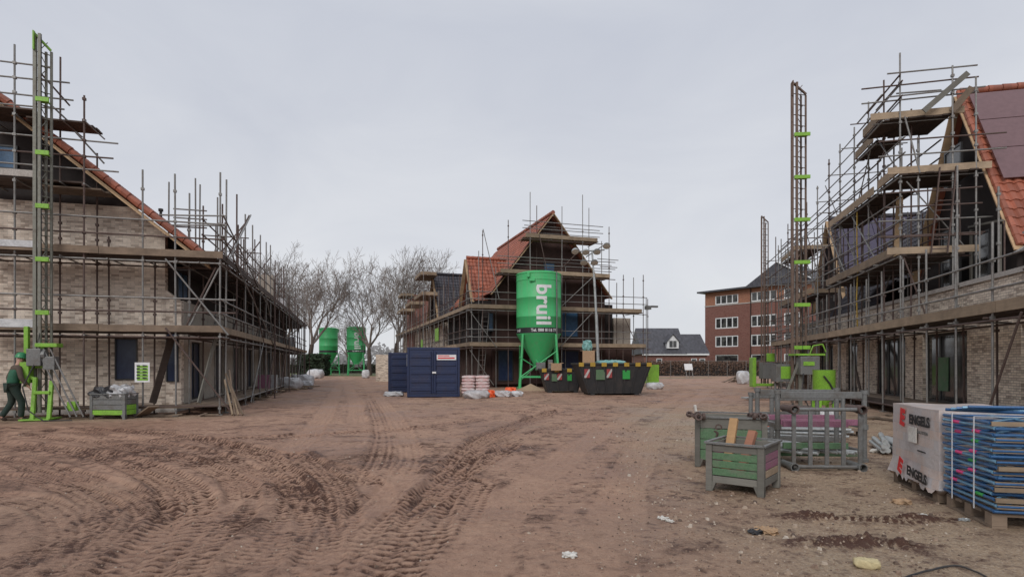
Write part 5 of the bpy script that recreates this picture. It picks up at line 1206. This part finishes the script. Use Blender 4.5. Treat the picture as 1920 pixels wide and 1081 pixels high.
def skinned(name, mat, parent, joints, edges, radii, sub=2, root=0):
    me = bpy.data.meshes.new(name); me.from_pydata([tuple(j) for j in joints], edges, []); me.update()
    o = bpy.data.objects.new(name, me); COL.objects.link(o); o.parent = parent
    md = o.modifiers.new('skin', 'SKIN'); md.use_smooth_shade = True
    for i, r_ in enumerate(radii):
        v_ = me.skin_vertices[0].data[i]; v_.radius = (r_, r_) if not isinstance(r_, tuple) else r_; v_.use_root = (i == root)
    sb = o.modifiers.new('sub', 'SUBSURF'); sb.levels = sub; sb.render_levels = sub; me.materials.append(mat); return o
def worker():
    t = thing('person', 'person in green hard hat and green vest walking past the hoist at the far left', 'person', (gp(23, 15.2).x, 15.2, 0), R(-35))
    # local: faces +y, x to the right; mid-stride, leaning forward a little
    J = dict(pel=(0,0,.93), sp=(0,.03,1.10), ch=(0,.09,1.32), ne=(0,.13,1.48), hd=(0,.17,1.60), ht=(0,.18,1.68),
        shl=(-.17,.09,1.40), ell=(-.25,-.02,1.14), wrl=(-.26,.05,.90), shr=(.17,.09,1.40), elr=(.25,.12,1.13), wrr=(.25,.24,.95),
        hil=(-.09,0,.90), knl=(-.11,.02,.50), anl=(-.11,-.20,.12), tol=(-.11,-.08,.03), hir=(.09,0,.90), knr=(.11,.17,.51), anr=(.11,.15,.09), tor=(.11,.31,.03))
    def chain(name, mat, keys, edges, rad, sub=2):
        ix = {k: i for i, k in enumerate(keys)}; return skinned(name, mat, t, [J[k] for k in keys], [(ix[a], ix[b]) for a, b in edges], rad, sub)
    ks = ['pel','sp','ch','ne','hd','ht','shl','ell','wrl','shr','elr','wrr','hil','knl','anl','tol','hir','knr','anr','tor']
    ed = [('pel','sp'),('sp','ch'),('ch','ne'),('ne','hd'),('hd','ht'),('ch','shl'),('shl','ell'),('ell','wrl'),('ch','shr'),('shr','elr'),('elr','wrr'),('pel','hil'),('hil','knl'),('knl','anl'),('anl','tol'),('pel','hir'),('hir','knr'),('knr','anr'),('anr','tor')]
    J2 = dict(J); pts = [J[k] for k in ks]; ix = {k: i for i, k in enumerate(ks)}; edges = [(ix[a], ix[b]) for a, b in ed]; rad = [.11,.10,.12,.055,(.085,.095),.07,.055,.04,.028,.055,.04,.028,.08,.055,.04,.03,.08,.055,.04,.03]
    for wk, sx_ in (('wrl', -1), ('wrr', 1)):                       # hands with five fingers
        w_ = Vector(J[wk]); dr = (w_ - Vector(J['ell' if wk == 'wrl' else 'elr'])).normalized(); lat = Vector((0, 1, 0)) if wk == 'wrl' else Vector((1, 0, 0))
        pm = w_ + dr*.07; pts.append(tuple(pm)); rad.append((.034, .022)); pi_ = len(pts)-1; edges.append((ix[wk], pi_))
        for f, (off, ln) in enumerate(((-.028, .065), (-.009, .075), (.010, .072), (.028, .058))):
            a = pm + lat*off + dr*.03; b_ = a + dr*ln*.55; c_ = b_ + (dr*.6 + Vector((-sx_*.7, 0, 0))).normalized()*ln*.45
            for q_ in (a, b_, c_): pts.append(tuple(q_)); rad.append(.0085)
            n = len(pts); edges += [(pi_, n-3), (n-3, n-2), (n-2, n-1)]
        a = w_ + dr*.04 + lat*.035; b_ = a + dr*.035 + lat*.02
        for q_ in (a, b_): pts.append(tuple(q_)); rad.append(.010)
        n = len(pts); edges += [(pi_, n-2), (n-2, n-1)]
    skinned('body', M['skin'], t, pts, edges, rad, 1)
    chain('jacket', M['sleeve'], ['ch','shl','ell','wrl','shr','elr','wrr'], [('ch','shl'),('shl','ell'),('ell','wrl'),('ch','shr'),('shr','elr'),('elr','wrr')], [.13,.075,.06,.048,.075,.06,.048])
    J['vb'] = (0,-.0,.90); chain('vest', M['vest'], ['vb','sp','ch','ne','shl','shr'], [('vb','sp'),('sp','ch'),('ch','ne'),('ch','shl'),('ch','shr')], [(.185,.15),(.175,.15),(.195,.16),.08,.10,.10])
    chain('trousers', M['wear'], ['pel','hil','knl','anl','hir','knr','anr'], [('pel','hil'),('hil','knl'),('knl','anl'),('pel','hir'),('hir','knr'),('knr','anr')], [(.15,.13),.115,.085,.07,.115,.085,.07])
    for a_, b_ in (('anl','tol'),('anr','tor')): chain('boot', M['boot'], [a_, b_], [(a_, b_)], [.055,.045])
    hm = MB().lathe([(.145, 0), (.135, .015), (.125, .03), (.118, .08), (.09, .125), (.04, .15), (.005, .155)], 20).build('hard_hat', M['helmet'], t, True); hm.location = (0,.18,1.66); hm.rotation_euler = (R(-8),0,0)
    b_ = MB().box(-.07,.07,.12,.19,0,.012).build('peak', M['helmet'], hm, bevel=.004)
    # face
    for x_ in (-.035,.035): MB().lathe([(.002,-.009),(.009,-.004),(.011,0),(.009,.004),(.002,.009)],8).build('eye', M['black'], t, True, loc=(x_,.262,1.615))
    MB().prism([(-.012,1.575),(.012,1.575),(.005,1.615),(-.005,1.615)],.255,.285).build('nose', M['skin'], t, bevel=.004)
    MB().box(-.025,.025,.255,.266,1.548,1.556).build('mouth', M['redink'], t)
    for x_ in (-.092,.085): MB().box(x_,x_+.012,.15,.185,1.58,1.635).build('ear', M['skin'], t, bevel=.004)
worker()

# ================= right foreground =================
crate((2.30, 6.93, 0), R(-38), .66, .74, .56, 'green slatted crate with pink end, nearest one, holding two timber offcuts', [('greyw','greyw'),('dgreen','toe'),('dgreen','pink'),('dgreen','pink'),('greyw','greyw')], leg=.1)
crate((2.68, 8.55, 0), R(-22), .98, .9, .72, 'taller grey green crate of couplers directly behind the green and pink crate', [('dgreen','dgreen'),('dgreen','dgreen'),('dgreen','dgreen'),('greyw','greyw')], leg=.1)
for k, (a, b_, lb) in enumerate((((2.62, 7.15, .16), (2.84, 7.45, .80), 'longer fresh pine offcut standing in the green and pink crate'), ((2.78, 7.10, .16), (3.02, 7.30, .66), 'shorter reddish pine offcut in the green and pink crate'))):
    o = MB().bar(a, b_, .10, .06).build('timber_offcut', M['pine'], None, bevel=.003); tag(o, lb, 'timber')
    if k: o.data.materials[0] = wood('reddish_timber', (.42, .19, .12), .7)
o = MB().bar((2.82, 8.8, .5), (2.76, 8.8, .88), .05, .03).build('white_stick', M['paper']); tag(o, 'white painted stick poking up from the taller crate', 'stick')
mbp = MB().lathe([(.03,-.02),(.05,-.02),(.05,.02),(.03,.02),(.03,-.02)], 12, cap=False).build('coupler', M['rust'], None, True)
for k in range(22):
    o = mbp if k == 0 else mbp.copy()
    if k: COL.objects.link(o)
    if k < 6: p_ = Vector((2.72, 8.5, .74)) + Vector((random.uniform(-.05,.12), random.uniform(-.2,.4), 0))
    elif k < 13: p_ = Vector((3.45, 8.2, .74)) + Vector((random.uniform(-.08,.1), random.uniform(-.05,.3), random.uniform(0,.03)))
    else: p_ = Vector((3.2, 8.6, .45)) + Vector((random.uniform(-.3,.3), random.uniform(-.25,.25), random.uniform(0,.15)))
    o.location = p_; o.rotation_euler = (random.uniform(0,3), random.uniform(0,3), random.uniform(0,3)); tag(o, 'rusty scaffold coupler hung or heaped on the taller crate', 'coupler', 'rusty couplers')

def stillage(loc, rz, W, D, H, label, pc='pink', bot='dgreen', tip=False, low='pink'):
    t = thing('stillage', label, 'stillage', loc, rz, 'metal tube stillages')
    for x_ in (0, W):
        for y_ in (0, D): MB().tube((x_, y_, 0), (x_, y_, H), .038, 12).tube((x_, y_, 0), (x_, y_, .05), .06, 12).tube((x_, y_, H-.06), (x_, y_, H), .052, 12).tube((x_, y_, H*.45), (x_, y_, H*.52), .055, 12).build('corner_post', M['grey'], t, True)
    for y_ in (0, D): MB().bar((.04, y_, H*.93), (W-.04, y_, H*.93), .05, .10).build('top_rail', M['grey'], t, bevel=.006); MB().bar((.04, y_, H*.55), (W-.04, y_, H*.55), .05, .09).build('middle_rail', M[pc], t, bevel=.006); MB().bar((.04, y_, .13), (W-.04, y_, .13), .05, .09).build('bottom_rail', M[bot], t, bevel=.006)
    for x_ in (0, W): MB().bar((x_, .04, .13), (x_, D-.04, .13), .05, .09).bar((x_, .04, H*.5), (x_, D-.04, H*.5), .05, .08).build('side_rail', M[low], t, bevel=.006)
    return t
st1 = stillage((gp(1458, 9.0).x, 9.0, 0), R(-3), 1.30, .85, 1.10, 'tall grey stillage frame with pink middle rail standing behind the crates', 'pink', 'dgreen', low='grey')
# the one lying on its side in front
t = thing('stillage_grille', 'grey barred stillage lying on its side before the taller frame', 'stillage', (gp(1487, 8.25).x, 8.25, 0), R(-3), 'metal tube stillages')
for z in (.05, .86): MB().tube((0, 0, z), (.93, 0, z), .028, 10).build('long_rail', M['grey'], t, True)
for k in range(5): MB().bar((.01+k*.228, 0, .06), (.01+k*.228, 0, .85), .055, .03, up=(0,1,0)).build('grille_bar', M['grey'], t, bevel=.004)
for x_ in (0, .93):
    for z in (.05, .86):
        mb = MB(); n = 14; b0 = len(mb.v); mb.tube((x_, .07, z), (x_, .34, z), .05, 14)
        for (ra, y0) in ((.062, -.07),): 
            for i in range(n):
                t0, t1 = 2*math.pi*i/n, 2*math.pi*(i+1)/n
                a = [(x_+math.cos(tt)*r_, yy, z+math.sin(tt)*r_) for (r_, yy) in ((.062,-.07),(.048,-.07),(.048,.07),(.062,.07)) for tt in (t0, t1)]
                mb.add(a, [(0,1,3,2),(2,3,5,4),(6,7,1,0)])
        mb.build('end_tube', M['rust' if z > .5 else 'grey'], t, True)
for z in (.3, .62): MB().bar((.0, .35, z), (.93, .35, z), .05, .09).build('back_rail', M['pink' if z > .5 else 'dgreen'], t, bevel=.006)
st3 = stillage((gp(1447, 10.6).x, 10.6, 0), R(4), 1.35, .8, .95, 'lower stillage frame half hidden behind the tall one, loaded with tubes', 'grey', 'grey', low='grey')
tb0 = MB().tube((0,0,0),(0,1.3,0),.024,10).build('scaffold_tube', M['sheet'], None, True)
rt = random.Random(4)
for k in range(16):
    o = tb0 if k == 0 else tb0.copy()
    if k: COL.objects.link(o)
    o.location = (st1.location.x+.12+.065*(k % 9)*1.7, 8.55+rt.uniform(-.1,.1), .20+.05*(k//9)); o.rotation_euler.z = R(35)+rt.uniform(-.1,.1); tag(o, 'short galvanised tube lying in the bottom of the stillage', 'tube', 'loose tubes in the stillage')
for k in range(13):
    o = tb0.copy(); COL.objects.link(o); p = gp(1655, 10.0); o.location = (p.x-.28+.11*(k % 6)+rt.uniform(-.02,.02), p.y-.5+rt.uniform(-.1,.1), .08+.075*(k//6)); o.scale = (1.8, .9, 1.8); o.rotation_euler.z = R(-20)+rt.uniform(-.25,.1); tag(o, 'grey tube in the low pile left of the wrapped brick pack', 'tube', 'tube pile by the brick pack')
for k in range(18):
    o = tb0.copy(); COL.objects.link(o); o.location = (st3.location.x-.1+rt.uniform(0,.25), 10.68+.075*(k % 8), .20+.06*(k//8)); o.rotation_euler = (rt.uniform(-.03,.03), 0, R(-90)+rt.uniform(-.05,.05)); o.scale = (1.1, 1.12, 1.1); tag(o, 'grey tube stacked lengthwise in the lower rear stillage', 'tube', 'tubes in the rear stillage')
for k in range(5):
    o = tb0.copy(); COL.objects.link(o); p = wpt(1410, 750); o.location = (p[0]-.2, p[1]+.15*k, .08); o.scale = (1.5,1.1,1.5); o.rotation_euler.z = R(-75)+rt.uniform(-.2,.2); tag(o, 'grey metal length lying in the sand left of the mortar pump', 'tube', 'metal lengths in the sand')
# pallet of oddments beyond the stillage
pallet((gp(1530, 12.5).x, 12.5, 0), R(5), 'weathered pallet beyond the stillage', 1.5, 1.0)
for k, (px, Y, w_, h_, mt, lb) in enumerate(((1500, 12.3, .7, .45, 'rust', 'rusty brown bucket load on the pallet beyond the stillage'), (1545, 12.6, .45, .38, 'wrap', 'white wrapped lump on the pallet beyond the stillage'), (1428, 14.0, .35, .10, 'orange', 'orange netting lying left of the stillage'), (1487, 14.5, .8, .3, 'card', 'flattened brown cartons beside the mortar pump'))):
    o = soft_box(w_, w_*.7, h_, M[mt], 'site_bundle', None, 80+k, 6, .04, .6); o.location = gp(px, Y, .14 if 'pallet' in lb else 0); tag(o, lb, 'bundle')
mp_ = thing('mortar_pump', 'lime green mortar hopper on legs beyond the stillage', 'mortar pump', (gp(1545, 15).x, 15, 0), 0)
MB().lathe([(.08,.45),(.14,.55),(.26,.72),(.265,1.33),(.275,1.35)], 28).build('hopper', M['lime'], mp_, True); MB().lathe([(.255,1.352),(.24,1.30),(.02,1.25)], 24).build('inside', M['black'], mp_)
for x_, y_ in ((-.2,-.15),(.2,-.15),(-.2,.2),(.2,.2)): MB().bar((x_*.8,y_*.8,.75),(x_,y_,0),.06,.06).build('leg', M['lime'], mp_)
MB().path([(-.15,-.27,1.2),(0,-.29,1.0),(.1,-.29,.8),(.05,-.3,.5)],.02,6).build('hose', M['black'], mp_)
gb = thing('tool_cabinet', 'small grey cabinet with lime door left of the tall right mast', 'cabinet', (gp(1470, 20).x, 20, 0), 0)
MB().box(-.35,.35,-.2,.2,.9,1.5).bar((-.3,0,0),(-.3,0,.9),.05,.05).bar((.3,0,0),(.3,0,.9),.05,.05).build('case', M['grey'], gb, bevel=.01); MB().box(-.2,.2,-.215,-.2,1.0,1.42).build('door', M['lime'], gb)

# ENGELS brick pack
A_, B_ = Vector((4.90, 7.50, 0)), Vector((4.60, 6.28, 0)); dAB = (B_-A_).normalized(); dP = Vector((-dAB.y, dAB.x, 0)); rzp = math.atan2(dP.y, dP.x)
LAB = (B_-A_).length; ctr = (A_+B_)/2 + dP*.5
pk = thing('brick_pack', 'pack of bricks in clear printed wrap standing on a pallet at the right', 'brick pack', (ctr.x, ctr.y, .14), rzp)
import bmesh
bm = bmesh.new(); bmesh.ops.create_cube(bm, size=1); bmesh.ops.subdivide_edges(bm, edges=bm.edges, cuts=22, use_grid_fill=True); rr_ = random.Random(2)
for v_ in bm.verts:
    x, y, z = v_.co.x, v_.co.y, v_.co.z + .5
    fl_ = max(0, .2-z)*.18 if x < 0 else 0
    n1_ = math.sin(y*9+z*4)*.006 + math.sin(y*23+z*17)*.003 + math.sin(x*13+y*7)*.006
    v_.co = Vector((x*1.0 - fl_*(1+math.sin(y*14)*.4) + n1_*(1 if abs(x) > .49 else 0), y*LAB*(1+.0*z) + n1_*(1 if abs(y) > .49 else 0) - (fl_*1.0 if y < 0 else -fl_*.9), z*.86 - (0.05 if z < .05 and rr_.random() < .4 else 0) + (math.sin(x*9+1)*math.sin(y*8)*.008 if z > .97 else 0)))
me = bpy.data.meshes.new('wrap'); bm.to_mesh(me); bm.free(); boxuv(me); me.materials.append(M['engels']); smooth_mesh(me, 50); o = bpy.data.objects.new('wrap', me); COL.objects.link(o); o.parent = pk
# text on the -x face, read from -x: text x runs along -y
def tm(yc, zc, xo=-.515): return Matrix(((0, 0, -1, xo), (-1, 0, 0, yc), (0, 1, 0, zc), (0, 0, 0, 1)))
text_obj('ENGELS', .155, M['blackink'], pk, tm(-.17, .70), bold=.006, sx=1.0); text_obj('E', .27, M['redink'], pk, tm(.30, .70) @ Matrix.Rotation(R(-8), 4, 'Z') @ Matrix.Shear('XZ', 4, (0, 0)), bold=.014, name='logo')
text_obj('BAKSTEEN', .05, M['grey'], pk, tm(-.25, .575), bold=.001, spacing=1.3)
text_obj('ENGELS', .15, M['blackink'], pk, tm(-.22, .085, -.56) @ Matrix.Rotation(R(-4), 4, 'Z'), bold=.006); text_obj('E', .24, M['redink'], pk, tm(.24, .12, -.56) @ Matrix.Rotation(R(-22), 4, 'Z'), bold=.014, name='logo')
MB().box(-.512, -.508, -.33, -.12, .352, .366).build('print_line', M['blackink'], pk)
MB().box(-.525, -.517, -.12, .10, .44, .62).build('delivery_note', M['paper'], pk)
pallet((ctr.x, ctr.y, 0), rzp, 'pallet under the wrapped brick pack', 1.0, 1.2)
# stack of blue frames
c2 = B_ + dAB*.55 + dP*1.02
pallet((c2.x, c2.y, 0), rzp, 'long pallet under the blue frame stack', 2.0, .85)
rf = random.Random(11); protoF = None
def blue_frame():
    t = thing('steel_section', 'blue painted steel frame lying flat in the strapped stack at the right edge', 'scaffold frame', (0,0,0), 0, 'blue steel frames in a stack')
    hx, hy = 1.0, .46
    for y_ in (-hy, hy): MB().tube((-hx, y_, 0), (hx, y_, 0), .014, 8).build('long_tube', M['blue'], t, True)
    for k, x_ in enumerate((-hx, -.6, -.2, .2, .6, hx)): MB().tube((x_, -hy-.0, .005), (x_, hy, .005), .0155 if k in (0,5) else .013, 8).build('cross_tube', M['bluel' if k % 2 else 'blue'], t, True)
    MB().tube((-hx+.04, -hy+.03, .014), (-.2, hy-.02, .014), .012, 6).build('diagonal_tube', M['bluel'], t, True)
    return t
for k in range(17):
    t = blue_frame() if k == 0 else copy_tree(protoF)
    if k == 0: protoF = t
    t.location = c2 + Vector((rf.uniform(-.012,.012), rf.uniform(-.02,.02), .165+k*.0495)); t.rotation_euler = (rf.uniform(-.008,.008), rf.uniform(-.004,.004), rzp + rf.uniform(-.02,.02))
    if k % 2: t.rotation_euler.z += math.pi
    h = .165+k*.0495
    for (y0, ln, mt) in ((rf.uniform(-.3,-.1), .13, 'hotpink' if k in (3,5,6,9,10,13,14,15) else 'gtape'),) if k in (2,3,5,6,8,9,10,12,13,14,15) else ():
        sgx = 1 if k % 2 else -1
        MB().tube((sgx*1.0, y0*1, 0.005), (sgx*1.0, y0+ln, 0.005), .0175, 8).build('tape_mark', M[mt], t, True)
    yb = .455 if k % 2 else -.455
    if k in (1,2,4,5,7,8,9,11,13,16): MB().box(-1.0 if not k % 2 else .72, -.72 if not k % 2 else 1.0, yb-.03, yb+.012, -.02, .018).build('timber_end', M['toe' if k % 3 else 'boardd'], t)
# straps round the stack
for yk, lb in ((.22, 'white plastic strap round the blue stack, the one nearer the brick pack'), (-.2, 'white plastic strap round the blue stack, the one nearer the front corner')):
    so_ = thing('strap', lb, 'strap', (c2.x, c2.y, 0), rzp)
    MB().box(-1.042,-1.038, yk-.008, yk+.008, .13, 1.0).box(-1.04, 1.04, yk-.008, yk+.008, 1.0, 1.003).box(1.038,1.042, yk-.008, yk+.008, .13, 1.0).build('band', M['strap'], so_)
    
bt = thing('loose_tubes', 'blue tubes laid diagonally across the top of the blue stack', 'tube', (c2.x, c2.y, 0), rzp)
for k in range(5): MB().tube((-1+.02*k, .45-.07*k, 1.02+.012*k), (.2+.2*k, -.42+.09*k, 1.03+.012*k), .016, 8).build('tube', M['bluel' if k % 2 else 'blue'], bt, True)
# cable on the ground at the bottom right
pts = [Vector((*q2, 0)) for q2 in smooth_curve([wpt(*q3) for q3 in ((1690,1090),(1735,1074),(1790,1064),(1830,1074),(1865,1092))], 8)]
for p in pts: p.z = gz(p.x, p.y)+.015
tag(MB().path(pts, .007, 6).build('cable', M['black'], None, True), 'dark cable lying on the soil at the bottom right corner', 'cable')
print('objects', len(scene.objects))
